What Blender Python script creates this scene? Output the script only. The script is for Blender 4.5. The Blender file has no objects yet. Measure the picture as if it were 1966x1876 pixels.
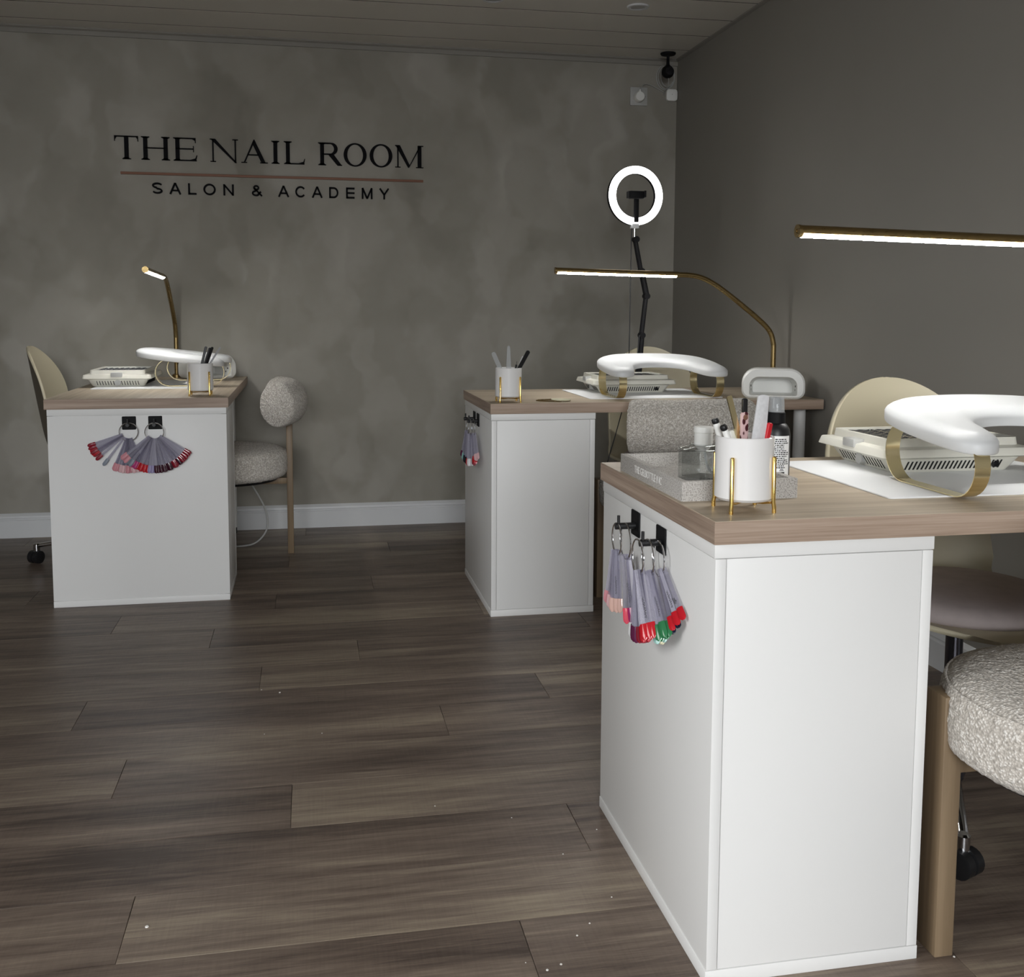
import bpy, bmesh, math, random
from mathutils import Vector, Matrix
random.seed(7)
S = bpy.context.scene
COL = S.collection
PI = math.pi
H = 0.7355            # desk top height
XR, YB, ZC = 1.82, 5.037, 2.29   # right wall, back wall, ceiling
XL, YF = -1.75, -3.0   # left wall and front wall (behind the camera)

# ------------------------------------------------------------------ camera, light, exposure
cd = bpy.data.cameras.new('camera'); cam = bpy.data.objects.new('camera', cd); COL.objects.link(cam)
F, CX, CY, W_, H_ = 1990.2, 983.0, 784.94, 1966.0, 1876.0
cd.sensor_fit = 'HORIZONTAL'; cd.sensor_width = 36.0; cd.lens = 36.0 * F / W_
cd.shift_x = -(CX - W_ / 2) / W_; cd.shift_y = (CY - H_ / 2) / W_
cd.clip_start = 0.05
yaw, pitch, roll = -0.1941, -0.0941, -0.0043
Rm = Matrix.Rotation(yaw, 3, 'Z') @ Matrix.Rotation(pitch, 3, 'X') @ Matrix.Rotation(roll, 3, 'Y')
right, fwd, up = Rm @ Vector((1, 0, 0)), Rm @ Vector((0, 1, 0)), Rm @ Vector((0, 0, 1))
M3 = Matrix((right, up, -fwd)).transposed()
cam.matrix_world = Matrix.Translation((0, 0, 1.0461)) @ M3.to_4x4()
S.camera = cam
S.view_settings.view_transform = 'Standard'; S.view_settings.look = 'None'
S.view_settings.gamma = 1.0; S.view_settings.use_curve_mapping = False
S.view_settings.exposure = 0.0
wd = bpy.data.worlds.new('world'); S.world = wd; wd.use_nodes = True
wd.node_tree.nodes['Background'].inputs[0].default_value = (0.78, 0.87, 1.0, 1)
wd.node_tree.nodes['Background'].inputs[1].default_value = 0.5

def area(name, loc, look, sx, sy, power, color):
    l = bpy.data.lights.new(name, 'AREA'); l.shape = 'RECTANGLE'; l.size = sx; l.size_y = sy
    l.energy = power; l.color = color
    o = bpy.data.objects.new(name, l); COL.objects.link(o); o.location = loc
    o.rotation_euler = (Vector(look) - Vector(loc)).to_track_quat('-Z', 'Y').to_euler()
    return o
# daylight entering by the shop window behind the camera and a side window (openings in wall_front and wall_left)
WIN2 = (-0.7, 1.5, 0.1, 2.2)       # y0, y1, z0, z1 of the side opening
WIN = (-1.35, 0.65, 0.1, 2.25)      # x0, x1, z0, z1 of the opening
# a bright band of sky above the street, seen through the shop window
area('sky_daylight', (-.6, -7.0, 3.1), (-.6, 0, 3.1), 6.0, 3.4, 1580.0, (0.965, 0.985, 1.0))
area('side_daylight', (-4.5, .3, 2.95), (0, .3, 2.95), 4.0, 2.9, 245.0, (0.99, 0.985, 0.96))
LED_STRENGTH = 82.0
RING_STRENGTH = 6.0

# ------------------------------------------------------------------ materials
def mat(name, col=(.8, .8, .8), rough=.5, metal=0, spec=.5, trans=0, ior=1.45, emit=None, coat=0, alpha=1, sheen=0):
    m = bpy.data.materials.new(name); m.use_nodes = True
    b = m.node_tree.nodes['Principled BSDF']; i = b.inputs
    i['Base Color'].default_value = (*col, 1); i['Roughness'].default_value = rough; i['Metallic'].default_value = metal
    i['Specular IOR Level'].default_value = spec; i['Transmission Weight'].default_value = trans; i['IOR'].default_value = ior
    i['Coat Weight'].default_value = coat; i['Alpha'].default_value = alpha; i['Sheen Weight'].default_value = sheen
    if emit: i['Emission Color'].default_value = (*emit[0], 1); i['Emission Strength'].default_value = emit[1]
    return m
class NT:
    def __init__(s, m): s.m = m; s.t = m.node_tree; s.b = s.t.nodes['Principled BSDF']
    def n(s, kind, **kw):
        x = s.t.nodes.new(kind)
        for k, v in kw.items():
            if k[0] == '_': x.inputs[k[1:].replace('_', ' ')].default_value = v
            else: setattr(x, k, v)
        return x
    def l(s, a, b): s.t.links.new(a, b)
    def coords(s, scale=(1, 1, 1), rot=(0, 0, 0), kind='Object', loc=(0, 0, 0)):
        c = s.n('ShaderNodeTexCoord'); m = s.n('ShaderNodeMapping'); m.inputs['Scale'].default_value = scale
        m.inputs['Rotation'].default_value = rot; m.inputs['Location'].default_value = loc
        s.l(c.outputs[kind], m.inputs['Vector']); return m.outputs['Vector']
    def noise(s, vec, scale, detail=4, rough=.5, dist=0):
        x = s.n('ShaderNodeTexNoise'); s.l(vec, x.inputs['Vector']); x.inputs['Scale'].default_value = scale
        x.inputs['Detail'].default_value = detail; x.inputs['Roughness'].default_value = rough; x.inputs['Distortion'].default_value = dist
        return x.outputs['Fac']
    def ramp(s, fac, stops):
        r = s.n('ShaderNodeValToRGB'); e = r.color_ramp.elements
        while len(e) < len(stops): e.new(0.5)
        for k, (p, c) in enumerate(stops): e[k].position = p; e[k].color = (*c, 1) if len(c) == 3 else c
        s.l(fac, r.inputs['Fac']); return r.outputs['Color']
    def mix(s, a, b, fac, mode='MIX'):
        x = s.n('ShaderNodeMix', data_type='RGBA', blend_type=mode)
        for v, k in ((a, 6), (b, 7), (fac, 0)):
            if hasattr(v, 'links'): s.l(v, x.inputs[k])
            else: x.inputs[k].default_value = v if k == 0 else (*v, 1)
        return x.outputs[2]
    def math(s, op, a, b=0.0, c=0.0):
        x = s.n('ShaderNodeMath', operation=op)
        for k, v in enumerate((a, b, c)):
            if hasattr(v, 'links'): s.l(v, x.inputs[k])
            else: x.inputs[k].default_value = v
        return x.outputs[0]
    def bump(s, h, strength=.2, dist=.002):
        x = s.n('ShaderNodeBump'); x.inputs['Strength'].default_value = strength; x.inputs['Distance'].default_value = dist
        s.l(h, x.inputs['Height']); s.l(x.outputs['Normal'], s.b.inputs['Normal'])
    def base(s, c): s.l(c, s.b.inputs['Base Color'])
    def rough(s, c): s.l(c, s.b.inputs['Roughness'])

def plaster():
    m = mat('limewash_plaster', rough=.75, spec=.25); t = NT(m)
    v = t.coords(kind='Object')
    warp = t.n('ShaderNodeTexNoise'); t.l(v, warp.inputs['Vector']); warp.inputs['Scale'].default_value = 3.5; warp.inputs['Detail'].default_value = 3
    va = t.n('ShaderNodeVectorMath', operation='MULTIPLY_ADD'); t.l(warp.outputs['Color'], va.inputs[0]); va.inputs[1].default_value = (.35, .35, .35); t.l(v, va.inputs[2])
    def cells(sc, rz):
        mp = t.n('ShaderNodeMapping'); t.l(va.outputs[0], mp.inputs['Vector']); mp.inputs['Rotation'].default_value = (0, rz, 0); mp.inputs['Scale'].default_value = (1.0, 1, .55)
        vo = t.n('ShaderNodeTexVoronoi', feature='SMOOTH_F1'); vo.inputs['Smoothness'].default_value = .45; t.l(mp.outputs[0], vo.inputs['Vector']); vo.inputs['Scale'].default_value = sc
        sp = t.n('ShaderNodeSeparateColor'); t.l(vo.outputs['Color'], sp.inputs[0]); return sp.outputs[0]
    a = cells(4.2, .6); b = cells(7.5, -.7)
    n = t.noise(v, 2.2, 5, .6)
    f = t.math('ADD', t.math('MULTIPLY', a, .34), t.math('ADD', t.math('MULTIPLY', b, .26), t.math('MULTIPLY', n, .55)))
    t.base(t.ramp(f, [(.25, (.222, .207, .175)), (.55, (.292, .275, .238)), (.90, (.372, .354, .316))]))
    t.bump(f, .12, .003)
    return m
def painted(name, col, var=.04, rough=.6, sc=1.5):
    m = mat(name, col, rough, spec=.3); t = NT(m); v = t.coords()
    t.base(t.ramp(t.noise(v, sc, 3), [(.3, tuple(c * (1 - var) for c in col)), (.7, tuple(min(1, c * (1 + var)) for c in col))]))
    t.bump(t.noise(v, 260, 2), .06, .001); return m
def floor_wood():
    m = mat('floor_wood', rough=.45, spec=.35); t = NT(m)
    c = t.n('ShaderNodeTexCoord'); oi = t.n('ShaderNodeObjectInfo')
    off = t.n('ShaderNodeVectorMath', operation='MULTIPLY_ADD'); rv = t.n('ShaderNodeCombineXYZ')
    t.l(oi.outputs['Random'], rv.inputs[0]); t.l(oi.outputs['Random'], rv.inputs[1]); t.l(oi.outputs['Random'], rv.inputs[2])
    t.l(rv.outputs[0], off.inputs[0]); off.inputs[1].default_value = (37, 23, 11); t.l(c.outputs['Object'], off.inputs[2])
    def mp(sc):
        x = t.n('ShaderNodeMapping'); t.l(off.outputs[0], x.inputs['Vector']); x.inputs['Scale'].default_value = sc; return x.outputs[0]
    big = t.noise(mp((.9, 6.5, 1)), 1.6, 4, .55, .5)
    mid = t.noise(mp((1.6, 30, 1)), 2.0, 6, .65, .8)
    fine = t.noise(mp((5, 190, 1)), 3.0, 6, .72, .4)
    saw = t.noise(mp((120, 5, 1)), 2.0, 2, .5)
    f = t.math('ADD', t.math('MULTIPLY', big, .46), t.math('ADD', t.math('MULTIPLY', mid, .32), t.math('MULTIPLY', fine, .22)))
    f = t.math('ADD', f, t.math('ADD', t.math('MULTIPLY', t.math('SUBTRACT', oi.outputs['Random'], .5), .10), t.math('MULTIPLY', t.math('SUBTRACT', saw, .5), .045)))
    colr = t.ramp(f, [(.36, (.066, .048, .039)), (.465, (.148, .111, .088)), (.535, (.208, .162, .127)), (.645, (.34, .28, .207))])
    t.base(colr); t.rough(t.ramp(fine, [(.3, (.5,) * 3), (.7, (.34,) * 3)])); t.bump(t.math('ADD', fine, t.math('MULTIPLY', mid, .5)), .10, .0015)
    return m
def oak(name, c0, c1, c2, along=0, sc=1.0, rough=.45):
    m = mat(name, rough=rough, spec=.4); t = NT(m)
    s1 = [9, 30, 30]; s1[along] = .9; s2 = [60, 170, 170]; s2[along] = 3.0
    a = t.noise(t.coords(tuple(x * sc for x in s1)), 1.3, 4, .55, .3); b = t.noise(t.coords(tuple(x * sc for x in s2)), 1.3, 4, .6, .2)
    f = t.math('ADD', t.math('MULTIPLY', a, .62), t.math('MULTIPLY', b, .38))
    t.base(t.ramp(f, [(.34, c0), (.5, c1), (.66, c2)])); t.bump(b, .08, .0006); return m
def boucle():
    m = mat('boucle_fabric', rough=.95, spec=.1, sheen=.25); t = NT(m); v = t.coords()
    vo = t.n('ShaderNodeTexVoronoi'); t.l(v, vo.inputs['Vector']); vo.inputs['Scale'].default_value = 210
    n = t.noise(v, 130, 3, .6); h = t.math('ADD', t.math('MULTIPLY', t.math('SUBTRACT', 1.0, vo.outputs['Distance']), .7), n)
    t.base(t.ramp(h, [(.55, (.43, .395, .35)), (.95, (.63, .585, .53)), (1.25, (.80, .77, .72))])); t.bump(h, .9, .004); return m
def terrazzo():
    m = mat('terrazzo_stone', rough=.8, spec=.2); t = NT(m); v = t.coords()
    t.base(t.mix(t.ramp(t.noise(v, 420, 2, .7), [(.38, (.17, .155, .14)), (.46, (.43, .41, .385)), (.66, (.57, .55, .52))]), (.46, .44, .42), .25))
    t.bump(t.noise(v, 420, 2), .3, .001); return m
def leopard():
    m = mat('leopard_print', rough=.3); t = NT(m); v = t.coords((1, 1, .6))
    vo = t.n('ShaderNodeTexVoronoi'); t.l(v, vo.inputs['Vector']); vo.inputs['Scale'].default_value = 130
    t.base(t.ramp(vo.outputs['Distance'], [(.0, (.05, .008, .012)), (.36, (.07, .012, .016)), (.44, (.62, .42, .42)), (.8, (.66, .46, .45))])); return m
def brushed(name, c, rough=.3):
    m = mat(name, c, rough, 1); t = NT(m); t.rough(t.ramp(t.noise(t.coords((20, 20, 160)), 2, 3), [(.3, (rough * .8,) * 3), (.7, (rough * 1.25,) * 3)])); return m
def thin_glass(name, tint):
    m = bpy.data.materials.new(name); m.use_nodes = True; nt = m.node_tree; nt.nodes.clear()
    o = nt.nodes.new('ShaderNodeOutputMaterial'); a = nt.nodes.new('ShaderNodeBsdfTransparent'); b = nt.nodes.new('ShaderNodeBsdfGlossy'); x = nt.nodes.new('ShaderNodeMixShader'); w = nt.nodes.new('ShaderNodeLayerWeight')
    w.inputs[0].default_value = .35; a.inputs[0].default_value = (*tint, 1); b.inputs['Roughness'].default_value = .06
    nt.links.new(w.outputs['Facing'], x.inputs[0]); nt.links.new(a.outputs[0], x.inputs[1]); nt.links.new(b.outputs[0], x.inputs[2]); nt.links.new(x.outputs[0], o.inputs[0]); return m
def clear(name, tint, keep, rough=.15, vary=False):
    m = bpy.data.materials.new(name); m.use_nodes = True; nt = m.node_tree; nt.nodes.clear()
    o = nt.nodes.new('ShaderNodeOutputMaterial'); a = nt.nodes.new('ShaderNodeBsdfTransparent'); b = nt.nodes.new('ShaderNodeBsdfPrincipled'); x = nt.nodes.new('ShaderNodeMixShader')
    a.inputs[0].default_value = (*[.5 + .5 * c for c in tint], 1); b.inputs['Base Color'].default_value = (*tint, 1); b.inputs['Roughness'].default_value = rough
    x.inputs[0].default_value = keep
    if vary:
        oi = nt.nodes.new('ShaderNodeObjectInfo'); mr = nt.nodes.new('ShaderNodeMapRange'); mr.inputs[3].default_value = keep * .35; mr.inputs[4].default_value = keep * 2.1; nt.links.new(oi.outputs['Random'], mr.inputs[0]); nt.links.new(mr.outputs[0], x.inputs[0])
    nt.links.new(a.outputs[0], x.inputs[1]); nt.links.new(b.outputs[0], x.inputs[2]); nt.links.new(x.outputs[0], o.inputs[0]); return m

MT = dict(
    plaster=plaster(), wall=painted('taupe_wall_paint', (.25, .236, .211)), ceil=mat('ceiling_gloss', (.66, .635, .58), .28, spec=.5),
    white_trim=painted('white_gloss_trim', (.62, .63, .64), .02, .35), floor=floor_wood(), sub=mat('floor_base', (.03, .025, .02), .9),
    lam=painted('white_laminate', (.80, .80, .79), .01, .38), top=oak('pale_oak_top', (.33, .265, .19), (.46, .38, .285), (.57, .485, .38)),
    edge_x=oak('oak_edge_long', (.235, .165, .125), (.37, .275, .21), (.47, .365, .29), 0, 1.6), edge_y=oak('oak_edge_end', (.235, .165, .125), (.37, .275, .21), (.47, .365, .29), 1, 1.6),
    leg_wood=oak('chair_oak', (.150, .104, .062), (.205, .146, .089), (.26, .19, .12), along=2, sc=.8),
    boucle=boucle(), terrazzo=terrazzo(), leopard=leopard(), shell=mat('beige_shell', (.52, .47, .34), .45), seatfab=painted('mauve_seat_fabric', (.45, .39, .385), .06, .9, 30),
    shell_back=mat('shell_outer', (.11, .092, .066), .5), chrome=mat('chrome', (.75, .75, .77), .12, 1), darkchrome=mat('gas_column', (.10, .10, .12), .22, .8), black=mat('black_plastic', (.010, .010, .011), .4), matt_black=mat('matt_black', (.006, .006, .007), .6, spec=.2),
    brass=brushed('aged_brass', (.30, .215, .095), .32), gold=mat('polished_gold', (.83, .56, .18), .16, 1), palegold=mat('pale_gold', (.93, .80, .48), .2, 1),
    ceramic=mat('white_ceramic', (.83, .82, .81), .18, coat=.3), plastic=mat('white_plastic', (.80, .80, .77), .35), cream=mat('cream_plastic', (.72, .705, .63), .35),
    pad=mat('white_leatherette', (.62, .63, .635), .42), silicone=mat('white_silicone', (.84, .85, .86), .5), dark=mat('dark_slot', (.012, .012, .012), .8), grey=mat('grey_plastic', (.28, .28, .29), .4),
    led=mat('led_diffuser', (1, 1, 1), .5, emit=((1.0, .99, .96), LED_STRENGTH)), ringled=mat('ring_diffuser', (1, 1, 1), .5, emit=((1, .99, .97), RING_STRENGTH)),
    sign=mat('sign_black_acrylic', (.004, .004, .005), .7, spec=.12), copper=mat('rose_copper', (.205, .098, .062), .6, .1), glass=thin_glass('clear_glass', (.955, .97, .97)),
    stick=clear('clear_tip_plastic', (.58, .565, .66), .21, .12, True), clearcap=clear('clear_cap_plastic', (.75, .77, .78), .25, .1),
    paper=mat('white_label', (.85, .85, .85), .6), ink=mat('black_ink', (.012, .012, .012), .6), etched=mat('etched_letters', (.78, .77, .75), .7), red=mat('red_plastic', (.55, .015, .025), .3), file=painted('grey_nail_file', (.62, .62, .63), .06, .9, 220),
    outlet=mat('switch_plastic', (.42, .42, .405), .35), lens=mat('lens_glass', (.01, .01, .012), .08), dust=mat('white_dust', (.8, .78, .74), .8), gelpink=mat('gilded_bowl', (.86, .83, .62), .25, .15),
)
def polish(name, c, rough=.15): return mat('polish_' + name, c, rough, coat=.5)
POL = dict(red=polish('red', (.50, .012, .022)), crimson=polish('crimson', (.24, .008, .022)), wine=polish('wine', (.045, .006, .018)), plum=polish('plum', (.10, .010, .05)), pink=polish('pink', (.62, .26, .30)), nude=polish('nude', (.62, .40, .34)),
    blush=polish('blush', (.70, .44, .46)), neon=polish('neon', (.90, .10, .16)), magenta=polish('magenta', (.42, .03, .16)), lilac=polish('lilac', (.30, .26, .45)), navy=polish('navy', (.008, .010, .028)), teal=polish('teal', (.12, .42, .40)), mint=polish('mint', (.35, .60, .55)),
    green=polish('green', (.03, .18, .07)), cream=polish('cream', (.70, .66, .45)), grey=polish('grey', (.22, .25, .30)), black=polish('black', (.006, .006, .008)), white=polish('white', (.75, .74, .76)))

# ------------------------------------------------------------------ mesh helpers
class MB:
    def __init__(s): s.v = []; s.f = []
    def add(s, vs, fs):
        o = len(s.v); s.v += [tuple(v) for v in vs]; s.f += [tuple(i + o for i in f) for f in fs]; return s
    def box(s, a, b):
        (x0, y0, z0), (x1, y1, z1) = a, b
        return s.add([(x0, y0, z0), (x1, y0, z0), (x1, y1, z0), (x0, y1, z0), (x0, y0, z1), (x1, y0, z1), (x1, y1, z1), (x0, y1, z1)],
                     [(0, 3, 2, 1), (4, 5, 6, 7), (0, 1, 5, 4), (1, 2, 6, 5), (2, 3, 7, 6), (3, 0, 4, 7)])
    def obox(s, c, ax, ay, az):   # centre and three half axes
        c, ax, ay, az = map(Vector, (c, ax, ay, az))
        return s.add([c + i * ax + j * ay + k * az for k in (-1, 1) for i, j in ((-1, -1), (1, -1), (1, 1), (-1, 1))],
                     [(0, 3, 2, 1), (4, 5, 6, 7), (0, 1, 5, 4), (1, 2, 6, 5), (2, 3, 7, 6), (3, 0, 4, 7)])
    def tube(s, pts, r, n=12, closed=False, sy=1.0):
        pts = [Vector(p) for p in pts]; N = len(pts); rs = r if isinstance(r, (list, tuple)) else [r] * N
        T = []
        for i in range(N):
            a, b = (pts[(i - 1) % N], pts[(i + 1) % N]) if closed else (pts[max(i - 1, 0)], pts[min(i + 1, N - 1)])
            T.append((b - a).normalized())
        u = T[0].orthogonal().normalized()
        if abs(T[0].z) < .9: u = T[0].cross(Vector((0, 0, 1))).normalized()
        vs = []
        for i in range(N):
            u = (u - T[i] * u.dot(T[i])).normalized(); w = T[i].cross(u)
            vs += [pts[i] + rs[i] * (math.cos(2 * PI * k / n) * u + sy * math.sin(2 * PI * k / n) * w) for k in range(n)]
        fs = []
        for i in range(N if closed else N - 1):
            j = (i + 1) % N
            fs += [(i * n + k, i * n + (k + 1) % n, j * n + (k + 1) % n, j * n + k) for k in range(n)]
        if not closed: fs += [tuple(range(n))[::-1], tuple((N - 1) * n + k for k in range(n))]
        return s.add(vs, fs)
    def lathe(s, prof, n=32, c=(0, 0, 0), axis='z', sx=1, sy=1):
        vs = []; fs = []; P = len(prof)
        for r, z in prof:
            for k in range(n):
                x, y = r * math.cos(2 * PI * k / n) * sx, r * math.sin(2 * PI * k / n) * sy
                p = (x, y, z) if axis == 'z' else ((x, -z, y) if axis == '-y' else (z, x, y))
                vs.append((p[0] + c[0], p[1] + c[1], p[2] + c[2]))
        for i in range(P - 1):
            fs += [(i * n + k, i * n + (k + 1) % n, (i + 1) * n + (k + 1) % n, (i + 1) * n + k) for k in range(n)]
        if prof[0][0] > 1e-6: fs.append(tuple(range(n))[::-1])
        if prof[-1][0] > 1e-6: fs.append(tuple((P - 1) * n + k for k in range(n)))
        return s.add(vs, fs)
    def prism(s, pts, f0, f1):    # closed outline of 2D points; f0, f1 map (u, v) to 3D at both ends
        n = len(pts)
        return s.add([f0(*p) for p in pts] + [f1(*p) for p in pts], [tuple(range(n))[::-1], tuple(range(n, 2 * n))] + [(k, (k + 1) % n, n + (k + 1) % n, n + k) for k in range(n)])
    def ribbon(s, pts, w, f0, f1):   # 2D stroke of width w (number or list)
        N = len(pts); P = [Vector((p[0], p[1])) for p in pts]; ws = w if isinstance(w, (list, tuple)) else [w] * N; L = []; R = []
        for i in range(N):
            d = (P[min(i + 1, N - 1)] - P[max(i - 1, 0)]).normalized(); nn = Vector((-d.y, d.x))
            if 0 < i < N - 1:
                d0 = (P[i] - P[i - 1]).normalized(); n0 = Vector((-d0.y, d0.x)); k = 1 / max(.5, nn.dot(n0))
            else: k = 1
            L.append(P[i] + nn * ws[i] / 2 * k); R.append(P[i] - nn * ws[i] / 2 * k)
        for i in range(N - 1): s.prism([L[i], R[i], R[i + 1], L[i + 1]], f0, f1)
        return s
    def grid(s, fn, nu, nv, cu=False):
        vs = [fn(i / nu, j / nv) for i in range(nu + (0 if cu else 1)) for j in range(nv + 1)]; m = nu if cu else nu + 1
        return s.add(vs, [(i * (nv + 1) + j, ((i + 1) % m) * (nv + 1) + j, ((i + 1) % m) * (nv + 1) + j + 1, i * (nv + 1) + j + 1) for i in range(nu) for j in range(nv)])
    def mesh(s, name, m, bev=0, seg=2, smooth=None, clean=False):
        me = bpy.data.meshes.new(name); me.from_pydata(s.v, [], s.f); bm = bmesh.new(); bm.from_mesh(me)
        if clean: bmesh.ops.remove_doubles(bm, verts=bm.verts, dist=1e-5)
        bmesh.ops.recalc_face_normals(bm, faces=bm.faces)
        if bev: bmesh.ops.bevel(bm, geom=[e for e in bm.edges if len(e.link_faces) == 2 and e.calc_face_angle(0) > .6], offset=bev, segments=seg, profile=.5, affect='EDGES', clamp_overlap=True)
        bm.to_mesh(me); bm.free()
        if m: me.materials.append(m if not isinstance(m, str) else MT[m])
        if smooth is None: smooth = 40
        for p in me.polygons: p.use_smooth = True
        me.set_sharp_from_angle(angle=math.radians(smooth))
        return me
    def obj(s, name, m, parent=None, **kw):
        o = bpy.data.objects.new(name, s.mesh(name, m, **kw)); COL.objects.link(o)
        if parent: o.parent = parent
        return o
def tag(o, label=None, cat=None, group=None, kind=None):
    if label: o['label'] = label
    if cat: o['category'] = cat
    if group: o['group'] = group
    if kind: o['kind'] = kind
    return o
def thing(name, label, cat, loc=(0, 0, 0), rz=0, group=None):
    o = bpy.data.objects.new(name, None); COL.objects.link(o); o.location = loc; o.rotation_euler = (0, 0, rz); o.empty_display_size = .05
    return tag(o, label, cat, group)
def copy_tree(o, parent=None, loc=None, rz=None, label=None, group=None, depth=0):
    c = o.copy(); COL.objects.link(c); c.parent = parent
    if loc is not None: c.location = loc
    if rz is not None: c.rotation_euler = (0, 0, rz)
    if label: c['label'] = label
    if group: c['group'] = group
    for ch in [x for x in COL.objects if x.parent == o]: copy_tree(ch, c)
    return c
def inst(name, me, parent, loc=(0, 0, 0), rot=(0, 0, 0)):
    o = bpy.data.objects.new(name, me); COL.objects.link(o); o.parent = parent; o.location = loc; o.rotation_euler = rot; return o
def box_obj(name, a, b, m, parent=None, bev=.001, **kw): return MB().box(a, b).obj(name, m, parent, bev=bev, **kw)
def smooth_path(pts, it=3):
    P = [Vector(p) for p in pts]
    for _ in range(it):
        Q = [P[0]]
        for a, b in zip(P, P[1:]): Q += [a * .75 + b * .25, a * .25 + b * .75]
        P = Q + [P[-1]]
    return P
def rrect(x0, y0, x1, y1, r, n=6):
    out = []
    for cx, cy, a in ((x1 - r, y1 - r, 0), (x0 + r, y1 - r, 90), (x0 + r, y0 + r, 180), (x1 - r, y0 + r, 270)):
        out += [(cx + r * math.cos(math.radians(a + 90 * k / n)), cy + r * math.sin(math.radians(a + 90 * k / n))) for k in range(n + 1)]
    return out
def text_mesh(name, body, size, depth, m):
    cu = bpy.data.curves.new(name, 'FONT'); cu.body = body; cu.size = size; cu.extrude = depth; cu.resolution_u = 3
    o = bpy.data.objects.new(name, cu); COL.objects.link(o)
    me = bpy.data.meshes.new_from_object(o, depsgraph=None)
    if len(me.vertices) == 0:
        dg = bpy.context.evaluated_depsgraph_get(); me = bpy.data.meshes.new_from_object(o.evaluated_get(dg), depsgraph=dg)
    bpy.data.objects.remove(o); me.materials.clear(); me.materials.append(MT[m]); return me

# ------------------------------------------------------------------ room shell
T = .1
fl = tag(MB().box((XL - T, YF - T, -.12), (XR + T, YB + T, -.0045)).obj('floor', 'sub'), 'dark wood-effect plank floor', kind='structure')
wb = tag(MB().box((XL - T, YB, 0), (XR + T, YB + T, ZC + .1)).obj('wall_back', 'plaster'), 'mottled grey limewash plaster wall', kind='structure')
tag(MB().box((XR, YF - T, 0), (XR + T, YB, ZC + .1)).obj('wall_right', 'wall'), kind='structure')
p0, p1, q0, q1 = WIN2
tag(MB().box((XL - T, YF - T, 0), (XL, p0, ZC + .1)).box((XL - T, p1, 0), (XL, YB, ZC + .1)).box((XL - T, p0, q1), (XL, p1, ZC + .1)).box((XL - T, p0, 0), (XL, p1, q0)).obj('wall_left', 'wall'), kind='structure')
x0, x1, z0, z1 = WIN
tag(MB().box((XL, YF - T, 0), (x0, YF, ZC + .1)).box((x1, YF - T, 0), (XR, YF, ZC + .1)).box((x0, YF - T, z1), (x1, YF, ZC + .1)).box((x0, YF - T, 0), (x1, YF, z0)).obj('wall_front', 'wall'), kind='structure')
fr = MB()
for a, b in (((x0, z0), (x0 + .05, z1)), ((x1 - .05, z0), (x1, z1)), ((x0, z1 - .05), (x1, z1)), ((x0, z0), (x1, z0 + .05))): fr.box((a[0], YF - .07, a[1]), (b[0], YF - .02, b[1]))
tag(fr.obj('window_1', 'white_trim'), kind='structure')
fr = MB()
for a, b in (((p0, q0), (p0 + .05, q1)), ((p1 - .05, q0), (p1, q1)), ((p0, q1 - .05), (p1, q1)), ((p0, q0), (p1, q0 + .05))): fr.box((XL - .07, a[0], a[1]), (XL - .02, b[0], b[1]))
tag(fr.obj('window_2', 'white_trim'), kind='structure')
# ceiling boards, running along the back wall
ce = tag(MB().box((XL - T, YF - T, ZC + .0014), (XR + T, YB + T, ZC + .1)).obj('ceiling', 'dark'), 'glossy panelled ceiling', kind='structure')
PWD = .259
y = 4.838 + PWD; k = 0
bm_ = MB().box((-.5, -PWD + .0095, 0), (XR - XL + .5, 0, .012)).mesh('ceiling_panel', 'ceil', bev=.0015, seg=1)
while y > YF - PWD - .3:
    inst('ceiling_panel', bm_, ce, (XL, y + .0213 * (XR - XL), ZC), (0, 0, -.0213)); y -= PWD
tr = MB().prism([(0, 0), (-.022, 0), (-.022, -.006), (-.012, -.012), (-.008, -.030), (0, -.030)], lambda u, v: (XL, YB + u, ZC + v), lambda u, v: (XR, YB + u, ZC + v))
tag(tr.obj('trim_1', 'wall'), 'narrow cornice strip along the back wall', kind='structure')
tr = MB().prism([(0, 0), (-.014, 0), (-.014, -.005), (-.006, -.010), (0, -.010)], lambda u, v: (XR + u, YF, ZC + v), lambda u, v: (XR + u, YB, ZC + v))
tag(tr.obj('trim_2', 'wall'), 'narrow cornice strip along the right wall', kind='structure')
prof = [(0, 0), (-.016, 0), (-.016, .080), (-.011, .084), (-.011, .088), (-.014, .092), (-.012, .100), (-.006, .106), (0, .112)]
for nm, f0, f1 in (('baseboard_back', lambda u, v: (XL, YB + u, v), lambda u, v: (XR, YB + u, v)), ('baseboard_right', lambda u, v: (XR + u, YF, v), lambda u, v: (XR + u, YB, v)), ('baseboard_left', lambda u, v: (XL - u, WIN2[1], v), lambda u, v: (XL - u, YB, v))):
    tag(MB().prism(prof, f0, f1).obj(nm, 'white_trim', smooth=30), kind='structure')
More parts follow.
